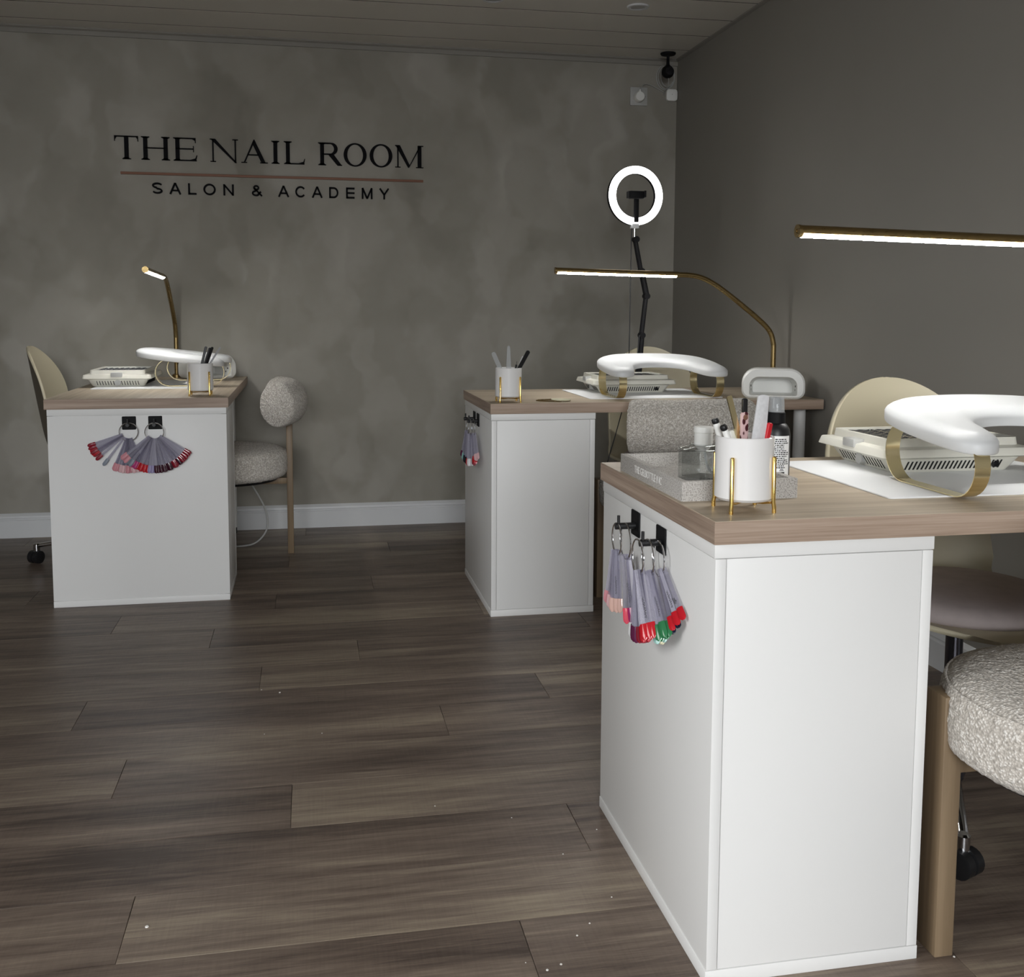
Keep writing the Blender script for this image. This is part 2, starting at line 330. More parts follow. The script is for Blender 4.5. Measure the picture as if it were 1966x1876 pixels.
# floor planks
PL, PWI = 1.225, .199
joint = {0: .344, 1: -.317, 2: .527, 3: -.048, 4: -.428, 5: .33, 6: .632, 7: -.146, 8: .14, 9: -.315, 10: -.64, 11: -.127, 12: .23, -1: -.2, -2: .1}
def plank_mesh(L, Wd): return MB().box((0, .0004, -.0045), (L - .0010, Wd - .0004, 0)).mesh('plank', 'floor', bev=.0005, seg=1)
full = plank_mesh(PL, PWI)
for r in range(-23, 18):
    ya = 1.465 + PWI * r; yb = min(ya + PWI, YB)
    if ya >= YB: break
    j = joint.get(r, (r * .431) % PL); x = j - PL * 4
    while x < XR:
        a, b = max(x, XL), min(x + PL, XR)
        if b - a > .02:
            inst('plank', full if (b - a > PL - 1e-4 and yb - ya > PWI - 1e-4) else plank_mesh(b - a, yb - ya), fl, (a, ya, 0))
        x += PL

# ------------------------------------------------------------------ wall sign
sg = thing('wall_sign', 'black raised lettering of the salon name on the plaster wall', 'sign', (0, YB, 0))
W0 = lambda u, v: (u, -.012, v)
W1 = lambda u, v: (u, .001, v)
def arc(cx, cz, rx, rz, a0, a1, n=20): return [(cx + rx * math.cos(math.radians(a0 + (a1 - a0) * k / n)), cz + rz * math.sin(math.radians(a0 + (a1 - a0) * k / n))) for k in range(n + 1)]
def ring2(m, cx, cz, ro, rzo, ri, rzi, f0, f1, n=36):
    O = arc(cx, cz, ro, rzo, 0, 360, n); I = arc(cx, cz, ri, rzi, 0, 360, n)
    for k in range(n): m.prism([O[k], O[k + 1], I[k + 1], I[k]], f0, f1)
def serif(ch, xa, xb, z0, h):
    m = MB(); w = xb - xa; st = .170 * h; th = .056 * h; sf = .038 * h
    def X(u): return xa + u * w
    R = lambda a, b, c, d: m.prism([(a, z0 + c * h), (b, z0 + c * h), (b, z0 + d * h), (a, z0 + d * h)], W0, W1)
    P = lambda *p: m.prism([(a, z0 + b * h) for a, b in p], W0, W1)
    def stem(cx, wd=st, l=.09 * h, top=True, bot=True):
        R(cx - wd / 2, cx + wd / 2, 0, 1)
        for on, e, sgn in ((bot, 0, 1), (top, 1, -1)):
            if on:
                P((cx - wd / 2 - l, e), (cx + wd / 2 + l, e), (cx + wd / 2 + l, e + sgn * .03), (cx - wd / 2 - l, e + sgn * .03))
                P((cx - wd / 2 - l * .7, e + sgn * .03), (cx + wd / 2 + l * .7, e + sgn * .03), (cx + wd / 2, e + sgn * .075), (cx - wd / 2, e + sgn * .075))
    l = .085 * h
    if ch == 'T':
        stem((xa + xb) / 2, top=False); R(xa, xb, .955, 1)
        P((xa, 1), (xa + .03 * h, .96), (xa + .02 * h, .77), (xa, .77)); P((xb, 1), (xb - .03 * h, .96), (xb - .02 * h, .77), (xb, .77))
        P((xa + .02 * h, .96), (xa + .09 * h, .96), (xa + .02 * h, .85)); P((xb - .02 * h, .96), (xb - .09 * h, .96), (xb - .02 * h, .85))
    elif ch == 'H': stem(xa + l + st / 2); stem(xb - l - st / 2); R(xa + l + st / 2, xb - l - st / 2, .49, .535)
    elif ch in 'EL':
        stem(xa + l + st / 2, top=True); R(xa + l, xb - .03 * h, 0, .045)
        P((xb, .25), (xb - .025 * h, .25), (xb - .11 * h, .045), (xb - .06 * h, 0))
        P((xb - .30 * h, .045), (xb - .09 * h, .045), (xb - .05 * h, .12))
        if ch == 'E':
            R(xa + l, xb - .06 * h, .955, 1); P((xb - .06 * h, 1), (xb - .055 * h, .79), (xb - .08 * h, .79), (xb - .10 * h, .955)); P((xb - .22 * h, .955), (xb - .08 * h, .955), (xb - .075 * h, .88))
            R(xa + l, xb - .16 * h, .50, .545); R(xb - .17 * h, xb - .145 * h, .39, .655)
    elif ch == 'I': stem((xa + xb) / 2)
    elif ch == 'N':
        tl = .055 * h; R(xa + .10 * h, xa + .10 * h + th, 0, 1); R(xb - .10 * h - th, xb - .10 * h, -.02, 1)
        P((xa + .02 * h, 1), (xa + .23 * h, 1), (xb - .08 * h, .0), (xb - .10 * h, -.02), (xb - .15 * h, -.02))
        for cx, e, sgn in ((xa + .10 * h + th / 2, 0, 1), (xb - .10 * h - th / 2, 1, -1)): R(cx - .12 * h, cx + .12 * h, min(e, e + sgn * .03), max(e, e + sgn * .03))
        R(xa, xa + .2 * h, .97, 1)
    elif ch == 'A':
        ap = X(.49); P((ap - .02 * h, 1.02), (ap + .02 * h, 1.02), (xb - .09 * h, 0), (xb - .275 * h, 0), (ap - .055 * h, .80))
        P((ap - .02 * h, 1.02), (ap - .0 * h, .9), (xa + .155 * h, 0), (xa + .10 * h, 0)); R(X(.26), X(.68), .33, .375)
        R(xa, xa + .25 * h, 0, .03); R(xb - .34 * h, xb, 0, .03)
    elif ch == 'R':
        stem(xa + l + st / 2); cxx = X(.52)
        m.ribbon([(xa + l + st / 2, z0 + .978 * h), (X(.50), z0 + .978 * h)] + arc(X(.50), z0 + .735 * h, .255 * h, .243 * h, 80, -80, 14) + [(X(.50), z0 + .492 * h), (xa + l + st / 2, z0 + .492 * h)],
                 [.052 * h] * 3 + [(.050 + .115 * math.sin(PI * k / 14)) * h for k in range(1, 14)] + [.052 * h] * 3, W0, W1)
        P((X(.40), .50), (X(.64), .50), (xb - .045 * h, .045), (xb - .03 * h, 0), (xb - .20 * h, 0)); R(xb - .17 * h, xb, 0, .03)
    elif ch == 'O':
        cx = (xa + xb) / 2; ring2(m, cx, z0 + .5 * h, w / 2, .52 * h, w / 2 - .165 * h, .468 * h, W0, W1)
    elif ch == 'M':
        R(xa + .10 * h, xa + .10 * h + th, 0, 1); R(xb - .09 * h - st, xb - .09 * h, 0, 1); mid = X(.485)
        P((xa + .03 * h, 1), (xa + .22 * h, 1), (mid + .03 * h, .12), (mid, -.0), (mid - .03 * h, .0)); P((mid - .02 * h, .0), (mid + .01 * h, 0), (xb - .10 * h, 1), (xb - .17 * h, 1))
        R(xa, xa + .2 * h, .97, 1); R(xa, xa + .245 * h, 0, .03); R(xb - st - .17 * h, xb, 0, .03); R(xb - .2 * h, xb, .97, 1)
    m.obj('letter', 'sign', sg, smooth=25)
def wx(px):   # picture column of the lettering row to metres along the wall
    return -.846 + (px - 220) * (1.397 / 592.0) + 1.1e-7 * (px - 220) * (px - 812) * -1
ZB, CH = 1.724, .1035
for ch, a, b in (('T', 219.8, 262), ('H', 267.5, 318.7), ('E', 325.6, 368.9), ('N', 392.7, 445.6), ('A', 451, 501.4), ('I', 505.8, 526.6), ('L', 532.8, 573.6), ('R', 599.6, 646.5), ('O', 649.7, 696), ('O', 702, 748.3), ('M', 754, 812.3)):
    serif(ch, wx(a), wx(b), ZB, CH)
MB().box((-.824, -.010, 1.657), (.551, .001, 1.668)).obj('rule', 'copper', sg, bev=.001)
sg.children[-1]['label'] = 'rose copper bar between the two lines of letters'
def sans(ch, xa, xb, z0, h):
    m = MB(); q = .150 * h; w = xb - xa; L, Rr, cx = xa + q / 2, xb - q / 2, (xa + xb) / 2; B, Tp, mz = z0 + q / 2, z0 + h - q / 2, z0 + h / 2
    rb = lambda p, ww=q: m.ribbon(p, ww, W0, W1)
    if ch == 'S': rb(arc(cx, z0 + .74 * h, w / 2 - q / 2, .26 * h - q / 2, 20, 270, 14)[:-1] + arc(cx, z0 + .265 * h, w / 2 - q / 2, .265 * h - q / 2, 90, -160, 14))
    elif ch == 'A': rb([(xa + q * .4, z0), (cx, z0 + h)]); rb([(xb - q * .4, z0), (cx, z0 + h)]); rb([(xa + w * .22, z0 + .33 * h), (xb - w * .22, z0 + .33 * h)], q * .9); m.prism([(cx - q * .6, z0 + h * .9), (cx + q * .6, z0 + .9 * h), (cx + q * .5, z0 + h), (cx - q * .5, z0 + h)], W0, W1)
    elif ch == 'L': rb([(L, z0), (L, z0 + h)]); rb([(L, B), (xb, B)])
    elif ch == 'O': ring2(m, cx, mz, w / 2, h * .515, w / 2 - q, h * .515 - q, W0, W1, 28)
    elif ch == 'N': rb([(L, z0), (L, z0 + h)]); rb([(Rr, z0), (Rr, z0 + h)]); rb([(L, z0 + h - q * .3), (Rr, z0 + q * .3)])
    elif ch == 'C': rb(arc(cx + w * .02, mz, w / 2 - q / 2, h * .515 - q / 2, 38, 322, 24))
    elif ch == 'D': rb([(L, z0), (L, z0 + h)]); rb([(L, Tp), (cx, Tp)] + arc(cx, mz, w / 2 - q / 2, h / 2 - q / 2, 85, -85, 16) + [(cx, B), (L, B)])
    elif ch == 'E':
        rb([(L, z0), (L, z0 + h)])
        for zz in (B, mz, Tp): rb([(L, zz), (xb, zz)])
    elif ch == 'M': rb([(L, z0), (L, z0 + h)]); rb([(Rr, z0), (Rr, z0 + h)]); rb([(L, z0 + h), (cx, z0 + q * .2)]); rb([(Rr, z0 + h), (cx, z0 + q * .2)])
    elif ch == 'Y': rb([(cx, z0), (cx, z0 + .45 * h)]); rb([(xa + q * .4, z0 + h), (cx, z0 + .42 * h)]); rb([(xb - q * .4, z0 + h), (cx, z0 + .42 * h)])
    elif ch == '&':
        ring2(m, cx - .08 * w, z0 + .76 * h, .25 * w + q * .3, .24 * h, .25 * w - q * .6, .24 * h - q, W0, W1, 20)
        rb([(cx - .26 * w, z0 + .72 * h), (xb - .02 * w, z0 + .02 * h)]); rb([(cx + .05 * w, z0 + .56 * h)] + arc(cx - .10 * w, z0 + .27 * h, .34 * w, .27 * h - q / 2, 110, 300, 14) + [(xb - .12 * w, z0 + .42 * h)])
    m.obj('letter', 'sign', sg, smooth=25)
for ch, a, b in (('S', 328, 383), ('A', 420, 481), ('L', 520, 564), ('O', 602, 668), ('N', 710, 766), ('&', 866, 921), ('A', 1010, 1070), ('C', 1104, 1163), ('A', 1198, 1257), ('D', 1295, 1347), ('E', 1391, 1439), ('M', 1480, 1541), ('Y', 1580, 1637)):
    pa, pb = a / 2.8912 + 180, b / 2.8912 + 180
    sans(ch, -.689 + (pa - 293.4) * (1.0775 / 453.0), -.689 + (pb - 293.4) * (1.0775 / 453.0), 1.5725, .0505)

# ------------------------------------------------------------------ stations (three nail desks with the same kit)
class St:
    def __init__(s, x, y, rz): s.x, s.y, s.rz = x, y, rz
    def at(s, lx, ly, z=0): c, d = math.cos(s.rz), math.sin(s.rz); return (s.x + c * lx - d * ly, s.y + d * lx + c * ly, z)
SN, SM, SL = St(.593, 1.4377, 0), St(.6015, 3.423, 0), St(-.290, 3.802, PI / 2)

PWd, PDp, HPd, TT = .3644, .5996, .70, .0355
d = thing('nail_desk', 'nearest nail desk on the right, oak top and white drawer unit', 'desk', SN.at(0, 0), 0, 'nail desks')
dt = MB().box((-.0032, -.0072, HPd), (1.2072, PDp + .0072, HPd + TT)).obj('desktop', 'top', d, bev=.0004, seg=1)
for y0_ in (-.008, PDp + .0070): box_obj('edge_band', (-.004, y0_, HPd + .0004), (1.208, y0_ + .001, HPd + TT - .0006), 'edge_x', dt, bev=.0003, seg=1)
for x0_ in (-.004, 1.2070): box_obj('edge_band', (x0_, -.0070, HPd + .0004), (x0_ + .001, PDp + .0070, HPd + TT - .0006), 'edge_y', dt, bev=.0003, seg=1)
un = box_obj('drawer_unit', (.004, .018, .02), (PWd - .004, PDp - .018, HPd - .02), 'lam', d)
def ux(n, a, b): return box_obj(n, a, b, 'lam', un, bev=.0008)
ux('top_board', (0, 0, HPd - .0225), (PWd, PDp, HPd))
ux('plinth_board', (0, 0, 0), (PWd, PDp, .0225))
ux('side_panel', (.0015, .0, .0237), (.019, PDp, HPd - .0237))
ux('side_panel', (PWd - .019, .0, .0237), (PWd - .0015, PDp, HPd - .0237))
ux('back_panel', (.0200, .0008, .0237), (PWd - .0200, .017, HPd - .0237))
for i in range(5):
    dr = ux('drawer', (.0205, PDp - .018, .027 + i * .1295), (PWd - .0205, PDp, .027 + i * .1295 + .127))
for lx, ly in ((1.155, .07), (1.155, .53)):
    lg = MB().lathe([(.0, .03), (.0215, .03), (.0215, HPd - .012), (.0215, HPd)], 24, (lx, ly, 0)).obj('leg', 'lam', d)
    MB().lathe([(.016, 0), (.02, .002), (.02, .028), (.012, .03)], 20, (lx, ly, 0)).obj('foot', 'black', lg)
    MB().lathe([(.04, HPd - .004), (.04, HPd)], 20, (lx, ly, 0)).obj('bracket', 'lam', lg)
copy_tree(d, None, SM.at(0, 0), 0, 'middle nail desk in the corner under the ring light')
copy_tree(d, None, SL.at(0, 0), PI / 2, 'left nail desk with its end panel to the viewer')

# mats
m = tag(MB().prism(rrect(0, 0, .50, .425, .008), lambda u, v: (u, v, 0), lambda u, v: (u, v, .003)).obj('desk_mat', 'silicone', bev=.0008, seg=1), 'white mat on the nearest desk beneath the cream dust collector', 'mat', 'white desk mats')
m.location = SN.at(.356, .118, H)
copy_tree(m, None, SM.at(.376, .112, H), 0, 'white mat on the middle desk in the corner')
copy_tree(m, None, SL.at(.445, .118, H), PI / 2, 'white mat on the left desk beside the wall')

# dust collectors
def frust(m, a, b, za, zb, ra=.012, rb=.012):   # a, b = (x0,y0,x1,y1)
    A, B = rrect(*a, ra), rrect(*b, rb); n = len(A)
    m.add([(x, y, za) for x, y in A] + [(x, y, zb) for x, y in B], [(k, (k + 1) % n, n + (k + 1) % n, n + k) for k in range(n)] + [tuple(range(n))[::-1], tuple(range(n, 2 * n))])
def dust_collector(label, loc, rz):
    t = thing('dust_collector', label, 'dust collector', loc, rz, 'nail dust collectors')
    m = MB(); frust(m, (-.125, -.098, .125, .098), (-.142, -.114, .142, .114), 0, .028)
    body = m.obj('base', 'cream', t, bev=.0015, seg=1)
    m = MB(); frust(m, (-.142, -.114, .142, .114), (-.165, -.132, .165, .132), .028, .033); frust(m, (-.165, -.132, .165, .132), (-.160, -.128, .160, .128), .033, .048)
    frust(m, (-.160, -.128, .160, .128), (-.143, -.106, .143, .106), .048, .051); m.obj('rim', 'cream', t, bev=.001, seg=1)
    m = MB(); o, i_ = rrect(-.143, -.106, .143, .106, .012), rrect(-.133, -.096, .133, .096, .008); n = len(o)
    m.add([(x, y, .051) for x, y in o] + [(x * .985, y * .985, .066) for x, y in o] + [(x, y, .066) for x, y in i_] + [(x, y, .060) for x, y in i_],
          [(j * n + k, j * n + (k + 1) % n, (j + 1) * n + (k + 1) % n, (j + 1) * n + k) for j in range(3) for k in range(n)])
    m.obj('grille_frame', 'cream', t)
    MB().prism(rrect(-.134, -.097, .134, .097, .008), lambda u, v: (u, v, .0505), lambda u, v: (u, v, .0595)).obj('filter', 'dark', t)
    g = MB()
    for k in range(4):
        for j in range(9):
            x0_ = -.126 + k * .0645; yy = -.088 + j * .022
            g.ribbon([(x0_ + .002 + .0115 * q, yy + (.004 if q % 2 else -.004)) for q in range(6)], .0022, lambda u, v: (u, v, .0595), lambda u, v: (u, v, .0625))
        if k: g.box((-.127 + k * .0645 - .002, -.095, .0595), (-.127 + k * .0645 + .001, .095, .063))
    tag(g.obj('grille', 'chrome', t), kind='stuff')
    v = MB()
    for k in range(24):
        x = -.100 + k * .0087
        for sg_ in (-1, 1): v.obox((x, sg_ * (.106 + .0005), .0145), (.0016, 0, 0), (0, .0008, 0), (.0010, sg_ * .0048, .0085))
    for k in range(16):
        if k in (7, 8): continue
        y_ = -.078 + k * .0104
        for sx in (-1, 1): v.obox((sx * (.1335 + .0005), y_, .0145), (.0006, 0, 0), (0, .0013, 0), (sx * .005, .0014, .0085))
    tag(v.obj('vent', 'dark', t), kind='stuff')
    MB().lathe([(.0, -.002), (.012, -.002), (.012, .012), (.008, .012), (.008, .004), (0, .004)], 20, (-.139, 0, .016), 'x').obj('hose_port', 'outlet', t)
    box_obj('latch', (-.166, -.022, .040), (-.139, .022, .057), 'outlet', t, bev=.003)
    sw = box_obj('switch', (.085, -.1085, .008), (.098, -.1035, .024), 'black', t)
    for z_ in (.012, .019): box_obj('rocker', (.0865, -.110, z_ - .003), (.0965, -.108, z_ + .0025), 'matt_black', sw, bev=.0005)
    return t
dc = dust_collector('cream dust collector with metal grille on the nearest desk', SN.at(.632, .458, H + .003), 0)
copy_tree(dc, None, SM.at(.610, .455, H + .003), 0, 'white dust collector on the middle desk in the corner')
c2 = copy_tree(dc, None, SL.at(.690, .458, H + .003), PI / 2, 'white dust collector on the left desk beside the brass lamp')

# armrests
def armrest(label, loc, rz):
    t = thing('hand_rest', label, 'hand rest', loc, rz, 'padded hand rests')
    ctrl = [(.445, .06), (.435, .14), (.436, .24), (.458, .325), (.520, .385), (.60, .405), (.66, .41), (.72, .405), (.80, .385), (.862, .325), (.884, .24), (.885, .14), (.875, .06), (.835, .035), (.79, .055), (.772, .12), (.760, .19), (.725, .235), (.66, .25), (.595, .235), (.555, .19), (.540, .12), (.520, .060), (.482, .040)]
    P = [Vector((a - .66, b, 0)) for a, b in ctrl]
    for _ in range(2):
        Q = []
        for a, b in zip(P, P[1:] + P[:1]): Q += [a * .75 + b * .25, a * .25 + b * .75]
        P = Q
    n = len(P); N = []
    for k in range(n):
        e = (P[(k + 1) % n] - P[k - 1]).normalized(); N.append(Vector((e.y, -e.x, 0)))
    if sum((P[k].x * P[(k + 1) % n].y - P[(k + 1) % n].x * P[k].y) for k in range(n)) < 0: N = [-q for q in N]
    rings = [(-.006, 0), (-.001, .001), (.0, .004), (.0, .017), (-.0025, .0215), (-.008, .026), (-.016, .0300), (-.024, .0325), (-.031, .0335)]
    vs = []
    tilt = lambda p: .075 + .115 * (p.y - .03) * 1.0 + (0 if p.y < .1 else .0)
    for off, z in rings:
        for k in range(n):
            p = P[k] + N[k] * off; vs.append((p.x, p.y, tilt(p) + z))
    fs = [(j * n + k, j * n + (k + 1) % n, (j + 1) * n + (k + 1) % n, (j + 1) * n + k) for j in range(len(rings) - 1) for k in range(n)]
    from mathutils.geometry import tessellate_polygon
    for j in (0, len(rings) - 1): fs += [tuple(j * n + i for i in tri) for tri in tessellate_polygon([[Vector((vs[j * n + k][0], vs[j * n + k][1], 0)) for k in range(n)]])]
    MB().add(vs, fs).obj('pad', 'pad', t, smooth=80)
    for cx in (.476 - .66, .836 - .66):
        Lp = []; r = .0545; y0, y1 = .045 + r, .312 - r
        for k in range(17): a = PI / 2 - PI * k / 16 * 1.0; Lp.append((y1 + r * math.cos(a), r + .0015 + r * math.sin(a)))
        for k in range(17): a = -PI / 2 - PI * k / 16; Lp.append((y0 + r * math.cos(a), r + .0015 + r * math.sin(a)))
        m = MB(); nn = len(Lp); cen = []
        for s_ in (0, 1):
            for (yy, zz) in Lp:
                cy = min(max(yy, y0), y1); q = Vector((yy - cy, zz - (r + .0015))); q = q * (1 - .03 * s_)
                for xx in (-.014, .014): cen.append((cx + xx, cy + q.x, r + .0015 + q.y))
        f = []
        for k in range(nn):
            k2 = (k + 1) % nn; a, b, c_, e = 2 * k, 2 * k + 1, 2 * k2, 2 * k2 + 1; o = 2 * nn
            f += [(a, b, e, c_), (o + a, o + c_, o + e, o + b), (a, c_, o + c_, o + a), (b, o + b, o + e, e)]
        m.add(cen, f).obj('ring_stand', 'palegold', t, smooth=40)
    return t
ar = armrest('white padded hand rest on gold loops on the nearest desk', SN.at(.66, 0, H + .003), 0)
copy_tree(ar, None, SM.at(.66, 0, H + .003), 0, 'white padded hand rest on gold loops on the middle desk')
copy_tree(ar, None, SL.at(.725, .0, H + .003), PI / 2, 'white padded hand rest on gold loops on the left desk')

# pen pots
def pot(label, loc, rz):
    t = thing('pen_pot', label, 'pot', loc, rz, 'white pots in gold stands')
    R = .0455; MB().lathe([(0, .018), (R - .004, .018), (R, .022), (R, .116), (R - .0015, .1175), (R - .004, .116), (R - .004, .026), (0, .026)], 48).obj('cup', 'ceramic', t)
    for k in range(4):
        a = PI / 4 + k * PI / 2; c, s_ = math.cos(a), math.sin(a); rr = R + .0032
        MB().tube([(c * (rr + .0015), s_ * (rr + .0015), 0), (c * (rr + .0015), s_ * (rr + .0015), .009), (c * rr, s_ * rr, .017), (c * rr, s_ * rr, .086), (c * rr, s_ * rr, .088)], [.0034, .0034, .0033, .0033, .0022], 12).obj('leg', 'gold', t)
    m = MB()
    for k in range(2):
        a = PI / 4 + k * PI / 2; c, s_ = math.cos(a) * R, math.sin(a) * R; m.tube([(c, s_, .0155), (c * .7, s_ * .7, .0135), (-c * .7, -s_ * .7, .0135), (-c, -s_, .0155)], .0018, 8)
    m.obj('cradle', 'gold', t); return t
p = pot('white pot in gold stand at front of the nearest desk', SN.at(.078, .078, H), 0)
copy_tree(p, None, SM.at(.0695, .056, H), 0, 'white pot in gold stand on the middle desk, holding clear files')
copy_tree(p, None, SL.at(.108, .097, H), PI / 2, 'grey-white pot in gold stand on the left desk, holding black files')

# LED curing lamps
def curing_lamp(label, loc, rz):
    t = thing('curing_lamp', label, 'nail lamp', loc, rz, 'white nail lamps')
    w, hh = .111, .108
    def outline(w, h, rt, rb, z0=0, n=8):
        o = []
        for cx, cz, a, r in ((w - rt, h - rt, 0, rt), (-w + rt, h - rt, 90, rt), (-w + rb, z0 + rb, 180, rb), (w - rb, z0 + rb, 270, rb)):
            o += [(cx + r * math.cos(math.radians(a + 90 * k / n)), cz + r * math.sin(math.radians(a + 90 * k / n))) for k in range(n + 1)]
        return o
    A = [outline(w - .006, hh - .006, .05, .026, .006), outline(w, hh, .055, .03), outline(w, hh, .055, .03), outline(w - .004, hh - .003, .05, .028, .001), outline(w * .7, hh * .8, .03, .02, .01)]
    Y = [-.075, -.068, .02, .06, .085]; I = [outline(w - .027, hh - .029, .034, .006, .012), outline(w - .031, hh - .033, .03, .006, .013), outline(w - .04, hh - .045, .025, .006, .014)]; YI = [-.075, -.066, .05]
    vs = []; n = len(A[0])
    seq = [(I[2], YI[2]), (I[1], YI[1]), (I[0], YI[0])] + list(zip(A, Y))
    for o, y_ in seq: vs += [(x, y_, z) for x, z in o]
    fs = [(j * n + k, j * n + (k + 1) % n, (j + 1) * n + (k + 1) % n, (j + 1) * n + k) for j in range(len(seq) - 1) for k in range(n)] + [tuple(range(n)), tuple((len(seq) - 1) * n + k for k in range(n))[::-1]]
    MB().add(vs, fs).obj('housing', 'plastic', t, smooth=35)
    m = MB()
    for sx in (-1, 1):
        for yy, zz in ((-.05, .045), (-.035, .030), (-.02, .045), (0, .03), (.02, .045)): m.tube([(sx * .0765, yy, zz), (sx * .0800, yy, zz)], .0036, 10)
    tag(m.obj('diode', 'black', t), kind='stuff')
    box_obj('base_plate', (-.078, -.070, .004), (.078, .05, .0115), 'outlet', t, bev=.002)
    return t
cl = curing_lamp('white nail curing lamp below the brass lamp on the middle desk', SM.at(1.066, .110, H), -.42)
copy_tree(cl, None, SL.at(1.085, .165, H), .62, 'white nail curing lamp against the wall on the left desk')

# brass LED lamps
def bar_lamp(label, loc, rz):
    t = thing('desk_lamp', label, 'lamp', loc, rz, 'brass desk lamps')
    Z = lambda z: z - H
    pole = [(0, 0, .0), (0, 0, Z(.92)), (-.010, 0, Z(.965)), (-.045, 0, Z(1.005)), (-.195, 0, Z(1.118)), (-.27, 0, Z(1.165)), (-.33, 0, Z(1.183)), (-.40, 0, Z(1.184))]
    MB().tube([(0, 0, 0), (0, 0, .1)] + smooth_path(pole[1:], 3), .0098, 14).obj('pole', 'brass', t, smooth=60)
    a, b = Vector((-.39, 0, Z(1.184))), Vector((-.862, 0, Z(1.194)))
    hd = MB().tube([a, a * .5 + b * .5, b], .0112, 20).obj('lamp_head', 'brass', t, smooth=50)
    m = MB(); e0, e1 = a + (b - a) * .02, b + (a - b) * .012
    pr = [(.0119 * math.cos(math.radians(q)), .0119 * math.sin(math.radians(q))) for q in range(204, 337, 7)]
    m.prism(pr, lambda u, v: (e0.x, e0.y + u, e0.z + v), lambda u, v: (e1.x, e1.y + u, e1.z + v)); m.obj('light_strip', 'led', hd)
    MB().lathe([(0, -.002), (.004, -.002), (.004, -.0035), (.0121, -.0035), (.0121, .001), (0, .001)], 20, (0, 0, 0), 'x').obj('end_cap', 'brass', hd).location = b
    MB().lathe([(.0, .0), (.020, 0), (.020, .014), (.013, .018), (0, .018)], 24).obj('clamp_collar', 'brass', t)
    MB().tube([(.012, -.012, .012), (.045, -.03, .002)], .003, 8).obj('clamp_lever', 'black', t)
    return t
bl = bar_lamp('brass arched lamp over the middle desk, its whole arm in view', SM.at(1.153, .297, H), 0)
copy_tree(bl, None, SN.at(1.153, .345, H), 0, 'brass tube lamp lit above the nearest desk, cut by the frame')
copy_tree(bl, None, SL.at(1.145, .302, H), PI / 2, 'brass lamp seen end-on above the left desk')

# ------------------------------------------------------------------ shell chairs (staff side)
def shell_chair(label, loc, rz, spin):
    t = thing('shell_chair', label, 'chair', loc, rz, 'beige swivel shell chairs')
    prof = smooth_path([(-.225, .420), (-.205, .437), (-.12, .432), (.05, .420), (.15, .420), (.215, .440), (.245, .52), (.262, .62), (.283, .75), (.305, .895)], 3)
    prof = [Vector((p.x, p.y)) for p in prof]
    cum = [0]
    for a, b in zip(prof, prof[1:]): cum.append(cum[-1] + (b - a).length)
    tot = cum[-1]
    def pt(d_):
        for k in range(len(prof) - 1):
            if d_ <= cum[k + 1] + 1e-9: f = (d_ - cum[k]) / max(1e-9, cum[k + 1] - cum[k]); return prof[k].lerp(prof[k + 1], f)
        return prof[-1]
    def hw(d_):
        W = .205
        if d_ < .16: return W * max(.02, math.sqrt(max(0, 1 - ((.16 - d_) / .16) ** 2.2)))
        e = tot - d_
        if e < .21: return (W - .012) * math.sqrt(max(0.0004, 1 - ((.21 - e) / .21) ** 2.15))
        return W - .012 * max(0, (d_ - .4)) / .5
    def fn(u, v):
        u_ = .5 - .5 * math.cos(PI * u); d_ = u_ * tot; s_ = -1 + 2 * v; p_ = pt(d_); k = min(1, max(0, (d_ - .38) / .12)); x = hw(d_) * math.sin(s_ * PI / 2)
        sx = x / .205
        return (x, p_.x - k * .075 * sx * sx, p_.y + (1 - k) * .022 * sx ** 4 + .0 * k)
    sh = MB().grid(fn, 64, 28).obj('shell', 'shell_back', t, smooth=60); sh.data.materials.append(MT['shell'])
    md = sh.modifiers.new('thickness', 'SOLIDIFY'); md.thickness = .011; md.offset = 0; md.material_offset = 1; md.material_offset_rim = 1
    MB().lathe([(0, .432), (.15, .434), (.178, .440), (.190, .452), (.186, .468), (.165, .480), (.11, .486), (0, .488)], 48, (0, -.018, 0), sy=1.02).obj('seat_cushion', 'seatfab', t, smooth=60)
    MB().lathe([(0, .06), (.03, .06), (.034, .075), (.030, .12), (.026, .13), (.026, .26), (.0175, .262), (.0175, .405), (.06, .41), (.10, .418), (0, .418)], 24).obj('gas_column', 'darkchrome', t)
    for k in range(5):
        a = spin + k * 2 * PI / 5; c, s_ = math.cos(a), math.sin(a)
        arm = MB().tube([(c * .025, s_ * .025, .095), (c * .16, s_ * .16, .088), (c * .30, s_ * .30, .072)], [.017, .014, .011], 10, sy=.8).obj('base_arm', 'chrome', t)
        MB().lathe([(.011, .048), (.013, .05), (.013, .078), (.009, .082), (0, .082)], 14, (c * .30, s_ * .30, 0)).obj('castor_stem', 'chrome', arm)
        m = MB(); b = a + .9; cc, ss = math.cos(b), math.sin(b)
        for q in (-1, 1):
            ce_ = Vector((c * .30 - ss * .013 * q + cc * .006, s_ * .30 + cc * .013 * q + ss * .006, .0265)); ax = Vector((-ss, cc, 0))
            m.tube([ce_ - ax * .011, ce_ - ax * .009, ce_ + ax * .009, ce_ + ax * .011], [.021, .0262, .0262, .021], 20)
        m.tube([(c * .30 + cc * .0, s_ * .30 + ss * .0, .040), (c * .30, s_ * .30, .055)], [.02, .008], 12); m.obj('castor', 'black', arm)
    return t
sc = shell_chair('beige shell chair tucked behind the nearest desk', SN.at(.737, .475), 0, math.radians(-119))
copy_tree(sc, None, SM.at(.838, .575), 0, 'beige shell chair behind the middle desk, mostly hidden')
copy_tree(sc, None, SL.at(.745, .525), PI / 2, 'beige shell chair at the far left behind the left desk')

